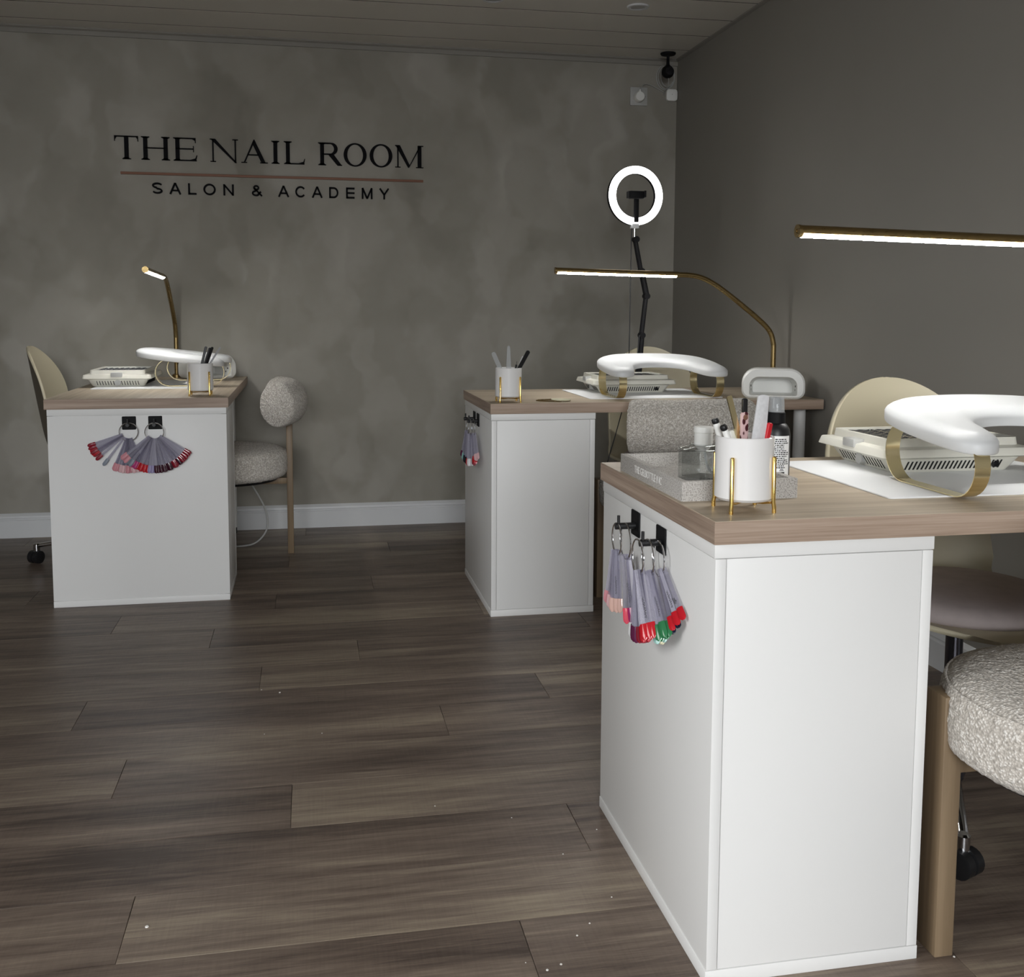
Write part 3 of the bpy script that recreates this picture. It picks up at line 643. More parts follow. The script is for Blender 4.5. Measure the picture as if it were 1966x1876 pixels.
# ------------------------------------------------------------------ boucle chairs (client side)
from mathutils import noise as mnoise
def fuzz(mb, amp, sc_):
    out = []
    for v in mb.v:
        p_ = Vector(v); n_ = mnoise.noise_vector(p_ * sc_); n2 = mnoise.noise_vector(p_ * sc_ * 2.3); out.append(tuple(p_ + n_ * amp + n2 * amp * .6))
    mb.v = out; return mb
def boucle_chair(label, loc, rz):
    t = thing('boucle_chair', label, 'chair', loc, rz, 'cream boucle chairs')
    R = .243; pr = []
    for r, z in ((0, .336), (.12, .336), (.195, .337), (.222, .340), (.236, .350), (R, .362), (R + .002, .40), (R, .432), (.239, .446), (.2315, .4505), (.226, .456), (.205, .464), (.17, .469), (.12, .472), (.06, .473), (0, .473)): pr.append((r, z))
    dense = []
    for (r0, z0), (r1, z1) in zip(pr, pr[1:]):
        k_ = max(1, int(math.hypot(r1 - r0, z1 - z0) / .0045)); dense += [(r0 + (r1 - r0) * q / k_, z0 + (z1 - z0) * q / k_) for q in range(k_)]
    dense.append(pr[-1])
    fuzz(MB().lathe(dense, 260), .0022, 150).obj('seat', 'boucle', t, smooth=180)
    MB().tube([(math.cos(k * PI / 48) * .2355, math.sin(k * PI / 48) * .2355, .449) for k in range(96)], .0028, 8, closed=True).obj('piping', 'boucle', t)
    # curved bolster back
    RA = .46; r = .090; c0 = -.255 + RA; rows = []
    A = .47; nU = 120
    def bol(u, v):
        # u along arc with domed ends
        L = 2 * A * RA; ed = .022; d_ = u * (L); e = min(d_, L - d_); rr = r
        if e < ed: rr = r * (.80 + .20 * math.sqrt(max(0, 1 - ((ed - e) / ed) ** 2)))
        if u <= 0 or u >= 1: rr = 0
        a = -A + 2 * A * (min(max((u * nU - 1) / (nU - 2), 0), 1)); q = 2 * PI * v
        rad = RA + rr * math.cos(q) * .86
        return (rad * math.sin(a), c0 - rad * math.cos(a), .660 + rr * math.sin(q) * 1.03)
    fuzz(MB().grid(bol, nU, 110), .0022, 150).obj('backrest', 'boucle', t, smooth=180)
    def leg(x, y_, z1, wx_, wy_): return box_obj('leg', (x - wx_, y_ - wy_, 0), (x + wx_, y_ + wy_, z1), 'leg_wood', t, bev=.002)
    leg(-.226, .085, .437, .0165, .027); leg(.226, .085, .437, .0165, .027); leg(0, -.253, .60, .020, .013)
    m = MB().box((-.222, .070, .304), (.222, .100, .330)).box((-.015, -.245, .304), (.015, .085, .330)); m.obj('frame_rail', 'leg_wood', t, bev=.002)
    MB().lathe([(0, .326), (.20, .326), (.205, .335), (0, .336)], 40).obj('seat_base', 'black', t)
    return t
bc = boucle_chair('cream boucle chair cut by the lower right frame edge', (1.229, 1.375, 0), 0)
copy_tree(bc, None, (1.268, 3.535, 0), 0, 'cream boucle chair at the middle desk, seen from behind')
copy_tree(bc, None, (-.338, 4.516, 0), PI / 2, 'cream boucle chair beside the left desk by the wall')

# ------------------------------------------------------------------ hooks and swatch fans
def hook(label, loc, rz):     # local +y points away from the panel (its back lies at y = 0)
    t = thing('adhesive_hook', label, 'hook', loc, rz, 'black adhesive hooks')
    MB().prism(rrect(-.0235, -.0235, .0235, .0235, .003, 3), lambda u, v: (u, 0, v), lambda u, v: (u, .0025, v)).obj('plate', 'matt_black', t, bev=.0006, seg=1)
    pg_ = MB().tube([(0, .002, -.004), (0, .040, -.004)], .0062, 14); pg_.obj('peg', 'black', t)
    MB().tube([(0, .034, -.004), (0, .034, .016)], .0028, 10).obj('stop_pin', 'black', t); return t
TIP = MB(); STK = MB(); LS = .1065
STK.prism([(-.0030, .0075), (.0030, .0075), (.0032, -.02), (.0042, -LS * .78), (.0048, -LS * .80), (-.0048, -LS * .80), (-.0042, -LS * .78), (-.0032, -.02)], lambda u, v: (u, 0, v), lambda u, v: (u, .0010, v))
STICK_ME = STK.mesh('swatch_stick', 'stick')
def nail(u, v):
    d_ = v; w = .0062 * (1 if d_ < .7 else math.sqrt(max(.02, 1 - ((d_ - .7) / .31) ** 2))) * (.9 + .1 * d_); a = (-1 + 2 * u) * 1.05
    return (w * math.sin(a) / math.sin(1.05), .0004 + .0030 * (math.cos(a)) - .0008 * 0 - .001 + .0006 * math.sin(PI * d_), -LS * .80 - .0265 * d_ + .002)
TIPM = {}
def tip_me(c):
    if c not in TIPM:
        m = MB().grid(nail, 6, 8); m.grid(lambda u, v: tuple(Vector(nail(1 - u, v)) - Vector((0, .0009, 0))), 6, 8); TIPM[c] = m.mesh('nail_tip', POL[c], smooth=60)
    return TIPM[c]
RINGR = .030
def fan(label, loc, rz, sticks, ringyaw=0.0, scale=1.0, spin=0.0):
    """ring hangs in the local xz-plane; sticks: (angle from straight down in degrees, colour, tilt out, lift)"""
    t = thing('swatch_fan', label, 'nail swatches', loc, rz, 'fans of nail swatches'); t.scale = (scale,) * 3
    MB().tube([(math.sin(k * PI / 16) * RINGR, 0, math.cos(k * PI / 16) * RINGR) for k in range(32)], .0017, 8, closed=True).obj('ring', 'chrome', t)
    for k, s_ in enumerate(sticks):
        a, c, out = s_[0], s_[1], (s_[2] if len(s_) > 2 else 0); ar_ = math.radians(a)
        px, pz = math.sin(ar_) * RINGR * .96, -math.cos(ar_) * RINGR * .96
        px, pz = (px, pz) if len(s_) < 4 else (px * .6, -RINGR * .95 + (1 - math.cos(ar_ * .6)) * RINGR)
        st = inst('swatch_stick', STICK_ME, t)
        st.matrix_local = Matrix.Translation((px, .0006 + .0011 * ((k * 7) % 11) - .005, pz)) @ Matrix.Rotation(-ar_, 4, 'Y') @ Matrix.Rotation(math.radians(out), 4, 'X') @ Matrix.Rotation(math.radians(spin), 4, 'Z')
        if c: inst('nail_tip', tip_me(c), st)
    return t
def spread_(a0, a1, n, cols, out=0, jit=1.2): return [(a0 + (a1 - a0) * k / max(1, n - 1) + random.uniform(-jit, jit), cols[min(len(cols) - 1, int(k * len(cols) / n))], out + random.uniform(-1, 1)) for k in range(n)]
# left desk: hooks on the end panel, which faces the viewer (local +y of a hook turned to world -y)
for x, lab in ((-.620, 'black hook on the left desk, the left one of its two'), (-.532, 'black hook on the left desk, the right one of its two')):
    hook(lab, (x, 3.8025, .6495), PI)
fan('sparse swatch fan on the left desk, red tips splayed to the left and pinks below', (-.620, 3.787, .6195), PI,
    [(a, c) for a, c in ((71, 'crimson'), (66.5, 'crimson'), (62.5, 'red'), (60, 'crimson'), (57.5, 'red'), (55, 'crimson'), (49, 'crimson'), (37, 'grey'))] + spread_(23, -21, 20, ['pink', 'blush', 'pink', 'blush', 'pink']), scale=1.05)
fan('full swatch fan on the left desk, pink through red to dark wine tips', (-.532, 3.771, .6195), PI,
    spread_(52, -56, 42, ['pink', 'grey', 'magenta', 'red', 'red', 'lilac', 'wine', 'wine', 'wine', 'crimson', 'wine', 'crimson', 'crimson']), scale=1.05)
# middle and nearest desks: hooks on the end panel facing -x (local +y turned to world -x)
for yy, lab in ((3.781, 'black hook on the middle desk, farther from the viewer'), (3.697, 'black hook on the middle desk, nearer to the viewer')): hook(lab, (SM.x + .0005, yy, .652), PI / 2)
for yy, lab in ((1.818, 'black hook on the nearest desk, the one farther away'), (1.676, 'black hook on the nearest desk, the one closer to the viewer')): hook(lab, (SN.x + .0005, yy, .654), PI / 2)
# ring planes parallel to the panel, swatches turned a little toward the room
HZ, HZN = .623, .625
fan('teal tipped swatch fan on the middle desk', (.576, 3.783, HZ), PI / 2, spread_(-4, 30, 16, ['navy', 'teal', 'mint', 'teal', 'plum'], 3), spin=48)
fan('lilac and red tipped swatch fan on the middle desk', (.572, 3.697, HZ), PI / 2, spread_(-14, 22, 20, ['white', 'blush', 'red', 'red', 'crimson', 'black', 'lilac', 'lilac'], 2), spin=48)
fan('short swatch fan of scarlet and pale pink tips in front on the middle desk', (.584, 3.692, HZ), PI / 2, spread_(-44, -20, 8, ['blush', 'red', 'crimson'], 1), spin=48)
fan('pale pink swatch fan on the nearest desk', (.558, 1.822, HZN), PI / 2, spread_(-10, 17, 15, ['nude', 'nude', 'blush', 'blush', 'pink'], 1), spin=52, scale=.98)
fan('small neon and glitter pink swatch fan on the nearest desk', (.572, 1.812, HZN - .003), PI / 2, spread_(-23, -14, 4, ['magenta', 'neon'], -1, .5), spin=48, scale=1.08)
fan('dark wine to red swatch fan on the nearest desk', (.551, 1.676, HZN), PI / 2, spread_(-37, 4, 24, ['red', 'red', 'crimson', 'crimson', 'plum', 'wine', 'white'], 1), spin=50, scale=1.04)
fan('green tipped swatch fan on the nearest desk behind the reds', (.567, 1.668, HZN), PI / 2, spread_(-44, -26, 9, ['green', 'green', 'mint', 'cream'], -1), spin=48, scale=1.06)
fan('scarlet and navy swatch fan splayed toward the viewer on the nearest desk', (.583, 1.660, HZN), PI / 2, spread_(-58, -42, 5, ['red', 'red', 'navy', 'red', 'navy'], 1), spin=48)

scr = MB(); random.seed(5); pts_ = [(0.0, -.040)]
for k in range(26): pts_.append((.0016 * math.sin(k * 1.9) + random.uniform(-.0006, .0006), -.042 - k * .0013))
scr.ribbon(pts_, .0005, lambda u, v: (u, .0011, v), lambda u, v: (u, .0014, v)); SCR_ME = scr.mesh('handwriting', 'ink')
sage = text_mesh('handwriting', 'Sage', .0075, .0001, 'ink')
for f_ in [o for o in COL.objects if o.name.startswith('swatch_fan') and o.location.y < 2 and o.location.x > .5]:
    st_ = [c for c in COL.objects if c.parent == f_ and c.name.startswith('swatch_stick')]
    for c in st_[1::4]: inst('handwriting', SCR_ME, c)
    if 'scarlet' in f_['label']: inst('handwriting', sage, st_[0], (.002, .0013, -.060), (PI / 2, PI / 2, 0))
    if 'neon' in f_['label']:
        tg = MB().prism(rrect(-.0055, -.090, .0055, .006, .002, 3), lambda u, v: (u, 0, v), lambda u, v: (u, .0012, v)).obj('name_tag', 'paper', f_); tg['label'] = 'white handwritten name tag'
        tg.matrix_local = Matrix.Translation((-.002, -.008, -.028)) @ Matrix.Rotation(.12, 4, 'Y') @ Matrix.Rotation(.9, 4, 'Z'); h_ = inst('handwriting', SCR_ME, tg, (0, .0003, -.002)); h_.scale = (1.5, 1, 1.2)
random.seed(9)

# ------------------------------------------------------------------ things in the pots
def leaner(name, label, cat, mesh_parts, base, lean, tw=0, group=None):
    """base: world foot inside the pot; lean: (dx, dy) over one metre of height"""
    t = thing(name, label, cat, base, 0, group); dirv = Vector((lean[0], lean[1], 1)).normalized()
    t.rotation_mode = 'QUATERNION'; from mathutils import Quaternion
    t.rotation_quaternion = Vector((0, 0, 1)).rotation_difference(dirv) @ Quaternion((0, 0, 1), tw)
    for nm, mb, mt, kw in mesh_parts: mb.obj(nm, mt, t, **kw)
    return t
def rod(r, a, b, n=14): return MB().tube([(0, 0, a), (0, 0, a + .002), (0, 0, b - .002), (0, 0, b)], [r * .8, r, r, r * .8], n)
def slab(w, th, a, b, rnd=.5, taper=1.0):
    n = 8; pts = [(-w / 2, a), (w / 2, a), (w / 2 * taper, b - w * rnd * taper)] + [(w / 2 * taper * math.cos(PI * k / n), b - w * rnd * taper + w * rnd * taper * math.sin(PI * k / n)) for k in range(1, n)] + [(-w / 2 * taper, b - w * rnd * taper)]
    return MB().prism(pts, lambda u, v: (u, -th / 2, v), lambda u, v: (u, th / 2, v))
NP = SN.at(.078, .078, H + .0265); MP_ = SM.at(.0695, .056, H + .0265); LP_ = SL.at(.108, .097, H + .0265)
def off(p_, x, y_): return (p_[0] + x, p_[1] + y_, p_[2])
leaner('marker_pen', 'white pen with black end leaning left in the nearest pot, the upper one', 'pen', [('barrel', rod(.0056, .001, .115), 'plastic', {}), ('end_cap', rod(.0060, .115, .123), 'black', {})], off(NP, -.004, .012), (-.339, .063))
leaner('marker_pen', 'white pen with black end leaning left in the nearest pot, the lower one in front', 'pen', [('barrel', rod(.0052, .001, .113), 'plastic', {}), ('end_cap', rod(.0057, .113, .121), 'black', {})], off(NP, .009, -.003), (-.475, -.092))
leaner('tweezers', 'flat gold tweezers leaning left in the nearest pot', 'tweezers', [('blade', slab(.0085, .0016, .001, .159, .08), 'palegold', {}), ('blade', MB().obox((0, .0035, .080), (.004, 0, 0), (0, .0007, 0), (0, 0, .077)), 'palegold', {})], off(NP, .022, .015), (-.288, -.005))
leaner('cuticle_tool', 'leopard print tool with black end in the nearest pot', 'tool', [('handle', slab(.013, .006, .001, .128, .35), 'leopard', dict(bev=.0015)), ('end_cap', slab(.009, .005, .124, .149, .3), 'black', dict(bev=.001)), ('button', MB().lathe([(0, 0), (.0045, 0), (.0035, .001), (0, .0012)], 14, (0, -.0035, .119), '-y'), 'copper', {})], off(NP, .000, .004), (.015, .036), .2)
leaner('nail_file', 'broad pale grey nail file upright in the nearest pot', 'nail file', [('board', slab(.030, .0045, .001, .157, .22, .62), 'file', dict(bev=.0008))], off(NP, .010, -.010), (.078, -.037), .05)
leaner('nail_clip', 'small red clip at the right of the nearest pot', 'clip', [('body', slab(.0095, .006, .001, .114, .25, .8), 'red', dict(bev=.001))], off(NP, .018, -.006), (.14, -.10), .3)
leaner('nail_brush', 'white brush handle low in the nearest pot beside the pens', 'brush', [('handle', slab(.012, .008, .001, .099, .3), 'plastic', dict(bev=.002))], off(NP, -.004, .006), (-.10, .187), .4)
leaner('nail_file', 'clear glass file leaning left in the middle pot', 'nail file', [('board', slab(.015, .003, .001, .158, .5), 'clearcap', {})], off(MP_, .010, .000), (-.445, .007), .1)
leaner('nail_file', 'tall clear pointed file in the middle pot', 'nail file', [('board', slab(.026, .003, .001, .166, .8, .40), 'clearcap', {})], off(MP_, .002, .004), (-.004, .006), -.1)
leaner('nail_file', 'slim white file leaning right in the middle pot', 'nail file', [('board', slab(.008, .003, .001, .141, .3), 'file', {})], off(MP_, -.002, .006), (.42, -.023))
leaner('nail_file', 'black file leaning right in the middle pot', 'nail file', [('board', slab(.012, .004, .001, .170, .4, 1.1), 'black', {})], off(MP_, -.013, -.006), (.545, -.03), .2)
leaner('fine_brush', 'small black fine brush upright in the middle pot', 'brush', [('handle', rod(.0035, .001, .103), 'black', {}), ('bristle', rod(.0008, .100, .115, 6), 'black', {})], off(MP_, .008, .002), (.20, .009))
for k, (x, y_, l, hgt, lab) in enumerate(((-.016, .004, (.256, .007), .156, 'black file in the left desk pot, leftmost'), (-.011, -.004, (.325, -.007), .155, 'black file in the left desk pot, in the middle'), (-.007, .004, (.350, .007), .158, 'black file in the left desk pot, right one of three'))):
    leaner('nail_file', lab, 'nail file', [('board', slab(.0090, .005, .001, hgt, .4), 'black', dict(bev=.001))], off(LP_, x, y_), l, .3 * k, 'black files in the left pot')
leaner('nail_file', 'slim grey file leaning far right in the left desk pot', 'nail file', [('board', slab(.0065, .004, .001, .176, .2), 'grey', {})], off(LP_, -.020, -.006), (.63, -.026))

# ------------------------------------------------------------------ tray, bottles, trinket on the desks
t = thing('stone_tray', 'grey speckled stone tray with engraved lettering on the nearest desk', 'tray', SN.at(.005, .157, H), 0)
TW, TD, TH = .205, .342, .033
m = MB(); o = rrect(0, 0, TW, TD, .002, 2); i_ = rrect(.011, .011, TW - .011, TD - .011, .004, 2); n = len(o)
m.add([(x, y, 0) for x, y in o] + [(x, y, TH) for x, y in o] + [(x, y, TH) for x, y in i_] + [(x, y, .008) for x, y in i_], [tuple(range(n))[::-1], tuple(range(3 * n, 4 * n))] + [(j * n + k, j * n + (k + 1) % n, (j + 1) * n + (k + 1) % n, (j + 1) * n + k) for j in range(3) for k in range(n)])
m.obj('tray', 'terrazzo', t, smooth=30)
tm = text_mesh('lettering', 'THE GELBOTTLE INC', .0215, .0002, 'etched'); xs = [v.co.x for v in tm.vertices]; tw = max(xs) - min(xs)
lo = bpy.data.objects.new('lettering', tm); COL.objects.link(lo); lo.parent = t; lo.location = (-.0002, .252, .0105); lo.rotation_euler = (PI / 2, 0, -PI / 2); lo.scale = (.152 / tw, .9, 1); lo['label'] = 'engraved capital letters'
# glass pump bottle
bx, by = .696 - .593, 1.752 - 1.4377
t = thing('pump_bottle', 'square clear glass bottle with white cap on the stone tray', 'bottle', SN.at(bx, by, H + .008), .42)
hb = .035; pb = [(-hb + .008, -hb), (hb - .008, -hb), (hb, -hb + .008), (hb, hb - .008), (hb - .008, hb), (-hb + .008, hb), (-hb, hb - .008), (-hb, -hb + .008)]
def shell2(levels):
    m = MB(); n = 8
    for s_, z in levels: m.v += [(x * s_, y * s_, z) for x, y in pb]
    m.f = [tuple(range(n))[::-1], tuple((len(levels) - 1) * n + k for k in range(n))] + [(j * n + k, j * n + (k + 1) % n, (j + 1) * n + (k + 1) % n, (j + 1) * n + k) for j in range(len(levels) - 1) for k in range(n)]; return m
shell2([(1, 0), (1, .052), (.93, .058), (.52, .063), (.50, .066)]).obj('glass_body', 'glass', t, bev=.0012, smooth=35)
shell2([(.84, .007), (.86, .010), (.86, .050), (.80, .055), (.42, .060)]).obj('inner_wall', 'glass', t, smooth=35)
MB().lathe([(0, .063), (.0155, .063), (.0165, .065), (.0165, .086), (.0178, .087), (.0178, .094), (.017, .097), (0, .0975)], 32).obj('cap', 'plastic', t)
MB().tube(smooth_path([(.004, 0, .062), (.005, 0, .040), (.010, -.004, .020), (.018, -.012, .008)], 2), .0022, 8).obj('dip_tube', 'clearcap', t)
tm2 = text_mesh('bottle_lettering', 'GELBOTTLE INC', .008, .0001, 'ink'); lo = bpy.data.objects.new('lettering', tm2); COL.objects.link(lo); lo.parent = t; lo.location = (-.026, -hb - .0003, .004); lo.rotation_euler = (PI / 2, 0, 0); lo.scale = (.82, 1, 1)
# spray bottle
t = thing('spray_bottle', 'black spray bottle with white text label on the stone tray', 'bottle', (.806, 1.690, H + .008), 0)
MB().lathe([(0, 0), (.0235, 0), (.025, .002), (.025, .088), (.0235, .098), (.019, .106), (.0135, .110), (0, .110)], 36).obj('bottle_body', 'black', t)
MB().lathe([(0, .109), (.0155, .109), (.0155, .127), (.013, .129), (0, .129)], 28).obj('collar', 'matt_black', t)
MB().lathe([(0, .128), (.0085, .128), (.0085, .150), (.006, .153), (0, .153)], 20).obj('nozzle', 'black', t)
MB().lathe([(.0142, .127), (.0130, .1535), (.0125, .1545), (0, .1545), (0, .1535), (.0122, .1532), (.0134, .127)], 28).obj('clear_cap', 'clearcap', t)
lab_r = .0253; a0, a1 = math.radians(-162), math.radians(-52)
lb = MB().grid(lambda u, v: (lab_r * math.cos(a0 + (a1 - a0) * u), lab_r * math.sin(a0 + (a1 - a0) * u), .004 + .084 * v), 20, 1).obj('label', 'paper', t, smooth=60)
def lab_box(m, u0, u1, z0, z1, nseg=3):
    g = lambda u, v: ((lab_r + .0002) * math.cos(a0 + (a1 - a0) * (u0 + (u1 - u0) * u)), (lab_r + .0002) * math.sin(a0 + (a1 - a0) * (u0 + (u1 - u0) * u)), z0 + (z1 - z0) * v); m.grid(g, nseg, 1)
m = MB(); zz = .083
for r in range(16):
    u = .30; end = random.uniform(.72, .95)
    while u < end:
        w = random.uniform(.02, .09); lab_box(m, u, min(u + w, end), zz - .0019, zz, 2); u += w + .018
    zz -= .0033
lab_box(m, .55, .78, .0215, .025); lab_box(m, .60, .73, .029, .0302); lab_box(m, .58, .75, .0268, .0279)
def lab_line(m, p, q, w=.0005):
    for k in range(4):
        f = lambda s_: (p[0] + (q[0] - p[0]) * s_, p[1] + (q[1] - p[1]) * s_); A, B = f(k / 4), f((k + 1) / 4)
        P3 = lambda a, dz, r=lab_r + .0002: (r * math.cos(a0 + (a1 - a0) * a[0]), r * math.sin(a0 + (a1 - a0) * a[0]), a[1] + dz)
        m.add([P3(A, -w), P3(B, -w), P3(B, w), P3(A, w)], [(0, 1, 2, 3)])
for cu in (.50, .80):
    c4 = [(cu - .12, .0125), (cu, .0180), (cu + .12, .0125), (cu, .0070)]
    for k in range(4): lab_line(m, c4[k], c4[(k + 1) % 4])
lab_box(m, .465, .535, .0100, .0135); lab_box(m, .79, .81, .0115, .0155); lab_box(m, .79, .81, .0095, .0105)
tag(m.obj('label_print', 'ink', lb), kind='stuff')
# gilded trinket on the middle desk
t = thing('trinket_dish', 'small gilded leaf dish with dark filigree edge on the middle desk', 'dish', (.836, 3.500, H), 0)
m = MB(); n = 26
leaf = lambda a: (.062 * math.cos(a), (.042 if math.cos(a) < 0 else .055) * math.sin(a) * (1 - .12 * math.cos(a)))
m.v = [(0 + leaf(2 * PI * k / n)[0] * s_ + .004, leaf(2 * PI * k / n)[1] * s_, z) for s_, z in ((1, .0035), (.75, .0022), (.4, .0016)) for k in range(n)]
m.f = [(j * n + k, j * n + (k + 1) % n, (j + 1) * n + (k + 1) % n, (j + 1) * n + k) for j in range(2) for k in range(n)] + [tuple(2 * n + k for k in range(n))]
m = MB()
for s_ in (1.0, .80, .58):
    m.tube([(leaf(a)[0] * s_, leaf(a)[1] * s_, .0016) for a in [PI * .42 + k * PI * 1.16 / 30 for k in range(31)]], .0013, 6)
for k in range(13):
    a = PI * .45 + k * PI * 1.1 / 12; m.tube([(leaf(a)[0] * .56, leaf(a)[1] * .56, .0016), (leaf(a + .12)[0] * .8, leaf(a + .12)[1] * .8, .0022), (leaf(a)[0], leaf(a)[1], .0016)], .0012, 6)
m.obj('filigree', 'brass', t)
MB().lathe([(0, .0005), (.6, .0005), (.95, .0022), (1.0, .0045), (.96, .0040), (.6, .0022), (0, .0018)], 28, (.026, .002, 0), sx=.034, sy=.050).obj('bowl', 'gelpink', t)

# ------------------------------------------------------------------ ring light on its arm
RX, RY, RZ = 1.295, 4.045, 1.508
t = thing('ring_light', 'lit white ring light with phone holder on a black arm behind the middle desk', 'ring light', (1.318, 4.055, H - .03), 0)
o3 = Vector((1.318, 4.055, H - .03)); wv = lambda x, z, y_=RY: tuple(Vector((x, y_, z)) - o3)
def on_ring(rr, a, dy): b = .12; v = Vector((rr * math.cos(a), dy, rr * math.sin(a))); return tuple(Vector((RX, RY, RZ)) - o3 + Matrix.Rotation(b, 3, 'Z') @ v)
hsg = MB(); n = 64
for rr, dy in ((.0865, -.004), (.0865, .012), (.0895, .015), (.115, .015), (.118, .012), (.118, -.004)): hsg.v += [on_ring(rr, 2 * PI * k / n, dy) for k in range(n)]
hsg.f = [(j * n + k, j * n + (k + 1) % n, ((j + 1) % 6) * n + (k + 1) % n, ((j + 1) % 6) * n + k) for j in range(6) for k in range(n)]
ho = hsg.obj('ring_housing', 'matt_black', t)
dif = MB()
for rr, dy in ((.0875, -.0035), (.088, -.010), (.093, -.0135), (.112, -.0135), (.1165, -.010), (.117, -.0035)): dif.v += [on_ring(rr, 2 * PI * k / n, dy) for k in range(n)]
dif.f = [(j * n + k, j * n + (k + 1) % n, (j + 1) * n + (k + 1) % n, (j + 1) * n + k) for j in range(5) for k in range(n)]
dif.obj('diffuser', 'ringled', ho, smooth=60)
ph = MB().box(wv(RX - .033, 1.494, RY - .035), wv(RX + .026, 1.524, RY - .012)).obj('phone_holder', 'matt_black', t, bev=.003)
MB().box(wv(RX - .040, 1.496, RY - .042), wv(RX - .033, 1.522, RY - .010)).box(wv(RX + .026, 1.499, RY - .042), wv(RX + .033, 1.525, RY - .010)).obj('jaw', 'matt_black', ph, bev=.001)
MB().box(wv(RX - .008, 1.402, RY - .018), wv(RX + .011, 1.497, RY - .006)).obj('holder_stem', 'matt_black', t, bev=.002)
MB().box(wv(RX - .016, 1.378, RY - .016), wv(RX + .013, 1.396, RY + .016)).obj('ring_bracket', 'white_trim', t, bev=.002)
MB().tube([wv(1.294, 1.380), wv(1.295, 1.330)], .0055, 10).obj('swivel', 'chrome', t)
def arm(nm, a, b, r, mt='matt_black'): return MB().tube([wv(*a), wv(*b)], r, 10, sy=1.2).obj(nm, mt, t)
arm('arm', (1.296, 1.340), (1.324, 1.205), .0085); arm('arm', (1.327, 1.205), (1.349, 1.110), .0105); arm('arm', (1.347, 1.110), (1.330, .955), .0085); arm('arm', (1.331, .960), (1.318, .735), .0105)
for x, z in ((1.300, 1.335), (1.325, 1.208), (1.348, 1.108), (1.331, .950)):
    MB().tube([wv(x, z, RY - .016), wv(x, z, RY + .016)], .0125, 14).obj('joint', 'matt_black', t)
MB().tube([wv(1.318, .95, RY - .012), wv(1.305, .80, RY - .012)], .003, 8).obj('spring', 'black', t)
MB().box(wv(1.298, .700, 4.0405), wv(1.338, .790, 4.075)).obj('clamp', 'matt_black', t, bev=.003)
MB().tube(smooth_path([tuple(Vector(q) - o3) for q in ((1.283, RY, 1.380), (1.281, RY, 1.34), (1.280, RY, 1.0), (1.281, RY + .01, .80), (1.275, RY + .01, .70), (1.16, 4.06, .30), (1.10, 4.08, .006))], 2), .0022, 8).obj('cable', 'black', t)

# ------------------------------------------------------------------ camera, socket, sensor, cables, downlights
t = thing('security_camera', 'black ball security camera hanging from the ceiling in the corner', 'camera', (1.725, 4.905, ZC), 0)
MB().lathe([(.0, -.013), (.012, -.013), (.034, -.010), (.037, -.006), (.037, -.001), (0, 0)], 32).obj('mount_plate', 'matt_black', t)
MB().lathe([(0, -.058), (.0085, -.056), (.007, -.030), (.0055, -.028), (.007, -.026), (.007, -.012), (0, -.012)], 16).obj('stem', 'matt_black', t)
b = MB().lathe([(0, -.120)] + [(.0305 * math.cos(math.radians(a)), -.0895 + .0305 * math.sin(math.radians(a))) for a in range(-80, 61, 10)] + [(.009, -.056), (0, -.052)], 28).obj('camera_ball', 'matt_black', t)
MB().lathe([(0, .0), (.020, 0), (.019, .002), (.010, .003), (0, .003)], 24, (0, -.0285, -.090), '-y').obj('lens', 'lens', b)
cy_ = YB - .006
loop = lambda cx, cz, rx, rz, y_, a0_, a1_, n=40: [(cx + rx * math.cos(math.radians(a0_ + (a1_ - a0_) * k / n)), y_, cz + rz * math.sin(math.radians(a0_ + (a1_ - a0_) * k / n))) for k in range(n + 1)]
m = MB().tube(loop(1.758, 2.203, .047, .060, cy_, 80, 420) + loop(1.760, 2.203, .041, .056, cy_ - .005, 60, 400) + loop(1.764, 2.206, .033, .050, cy_ - .009, 40, 330), .0022, 8)
tag(m.obj('cable_coil', 'outlet'), 'white cable coiled on the wall behind the black camera', 'cable')
pts = [(1.619, YB - .05, 2.125), (1.621, YB - .045, 2.145), (1.645, YB - .02, 2.165), (1.68, YB - .008, 2.163), (1.73, YB - .006, 2.142), (1.752, YB - .006, 2.130)]
tag(MB().tube(smooth_path(pts, 2), .0020, 8).obj('plug_cable', 'outlet'), 'thin white cable arching from the plug toward the corner', 'cable')
tag(MB().tube(smooth_path([(1.727, 4.90, 2.170), (1.731, 4.905, 2.152), (1.733, 4.93, 2.135), (1.745, 5.0, 2.125), (1.752, YB - .007, 2.115)], 2), .0022, 8).obj('camera_cable', 'outlet'), 'white cable dropping from underneath the black camera', 'cable')
t = thing('wall_socket', 'white single switched socket high on the wall near the corner', 'socket', (1.621, YB, 2.105), 0)
MB().prism(rrect(-.044, -.044, .044, .044, .004, 3), lambda u, v: (u, -.009, v), lambda u, v: (u, 0, v)).obj('faceplate', 'outlet', t, bev=.002)
box_obj('switch', (.018, -.013, .012), (.032, -.008, .034), 'outlet', t)
MB().lathe([(0, 0), (.0025, 0), (.002, .001), (0, .0012)], 10, (.034, -.009, 0), '-y').obj('screw', 'grey', t)
t = thing('plug', 'round white plug in the high wall socket', 'plug', (1.617, YB - .009, 2.099), 0)
MB().lathe([(0, 0), (.024, 0), (.025, .004), (.025, .030), (.021, .038), (0, .039)], 28, (0, 0, 0), '-y').obj('body', 'plastic', t)
MB().tube([(0, -.028, .02), (0.001, -.034, .034)], [.007, .004], 10).obj('cable_guard', 'plastic', t)
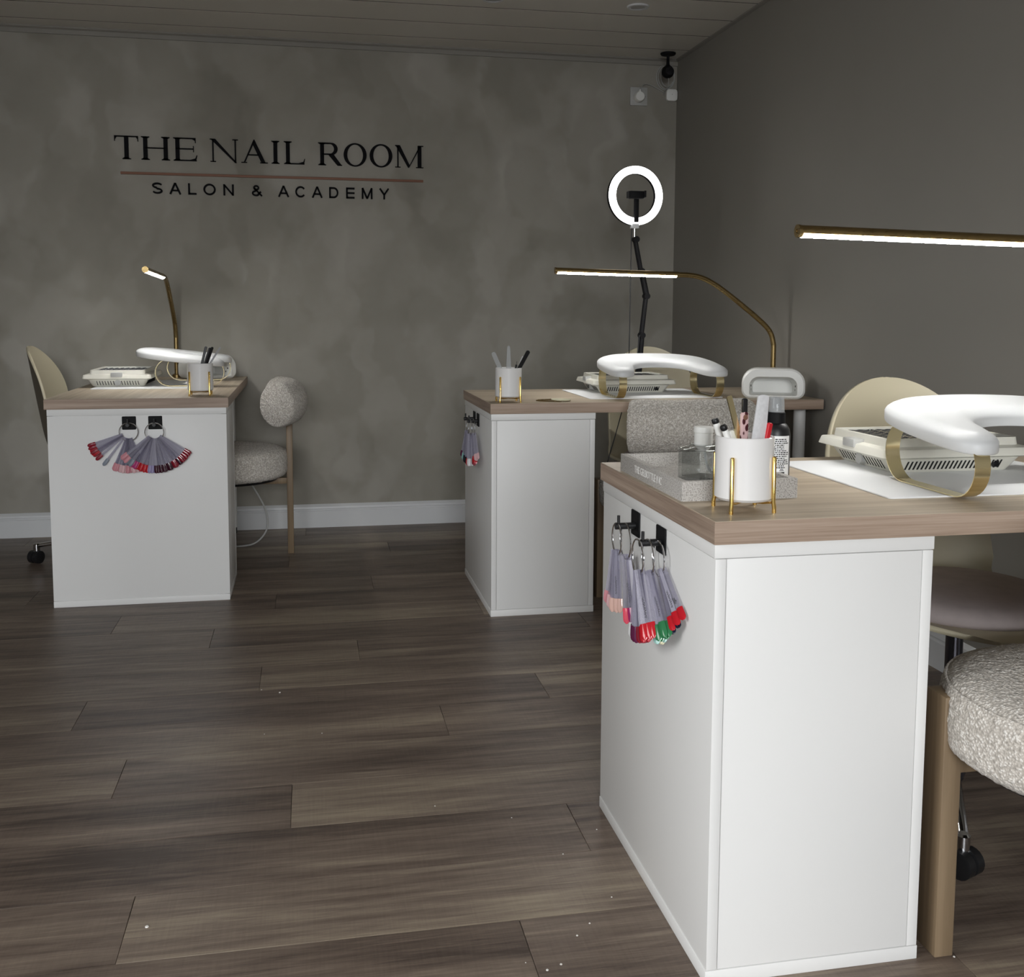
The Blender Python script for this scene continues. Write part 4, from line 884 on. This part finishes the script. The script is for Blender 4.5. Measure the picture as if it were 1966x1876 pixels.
t = tag(MB().prism(rrect(-.0285, -.0285, .0285, .0285, .014, 6), lambda u, v: (u, -.022, v), lambda u, v: (u, 0, v)).obj('sensor_box', 'plastic', bev=.004), 'small white rounded box below the camera in the corner', 'sensor'); t.location = (1.789, YB, 2.117)
MB().lathe([(0, 0), (.002, 0), (0, .0006)], 8, (0, -.022, .002), '-y').obj('indicator', 'grey', t)
for lx, ly, lab in ((1.344, 4.198, 'round recessed ceiling downlight nearer the corner, unlit'), (.745, 4.215, 'round ceiling downlight at the top edge of the picture, unlit')):
    t = thing('ceiling_downlight', lab, 'light fitting', (lx, ly, ZC), 0)
    MB().lathe([(.030, -.0005), (.030, -.006), (.034, -.008), (.043, -.006), (.046, -.0005)], 36).obj('bezel', 'white_trim', t)
    MB().lathe([(0, -.002), (.030, -.002), (.030, -.0004), (0, -.0004)], 28).obj('bulb', 'outlet', t)
pts = [(-.285, 4.70, .318), (-.264, 4.70, .285), (-.235, 4.70, .235), (-.198, 4.70, .165), (-.187, 4.70, .10), (-.196, 4.69, .055), (-.24, 4.66, .012), (-.30, 4.65, .0045), (-.42, 4.66, .0045), (-.55, 4.70, .0045)]
t = tag(MB().tube(smooth_path(pts, 2), .0042, 10).obj('floor_cable', 'outlet'), 'white cable looping from underneath the left desk to the floor', 'cable')
MB().tube([(-.290, 4.70, .326), (-.262, 4.70, .282)], .0075, 10).obj('connector', 'brass', t)
# dust specks
m = MB()
for px, py, r in ((-.283, 1.76, .0035), (-.09, 2.83, .0028), (-.14, 2.86, .002), (.02, 2.53, .0016), (-.12, 2.55, .0014), (.25, 2.10, .0016), (.43, 1.60, .002), (.46, 1.63, .0018), (.36, 1.52, .0024), (.385, 1.53, .0022), (.40, 1.46, .002), (.47, 1.86, .0016), (.40, 2.02, .0015), (.56, 1.94, .0016), (.33, 1.545, .0012), (.52, 1.70, .0016), (1.02, 1.43, .002)):
    m.lathe([(0, 0), (r, 0), (r * .8, r * .5), (0, r * .6)], 6, (px, py, .0002))
tag(m.obj('dust_specks', 'dust'), 'tiny white specks of nail dust scattered on the floor', 'dust', kind='stuff')
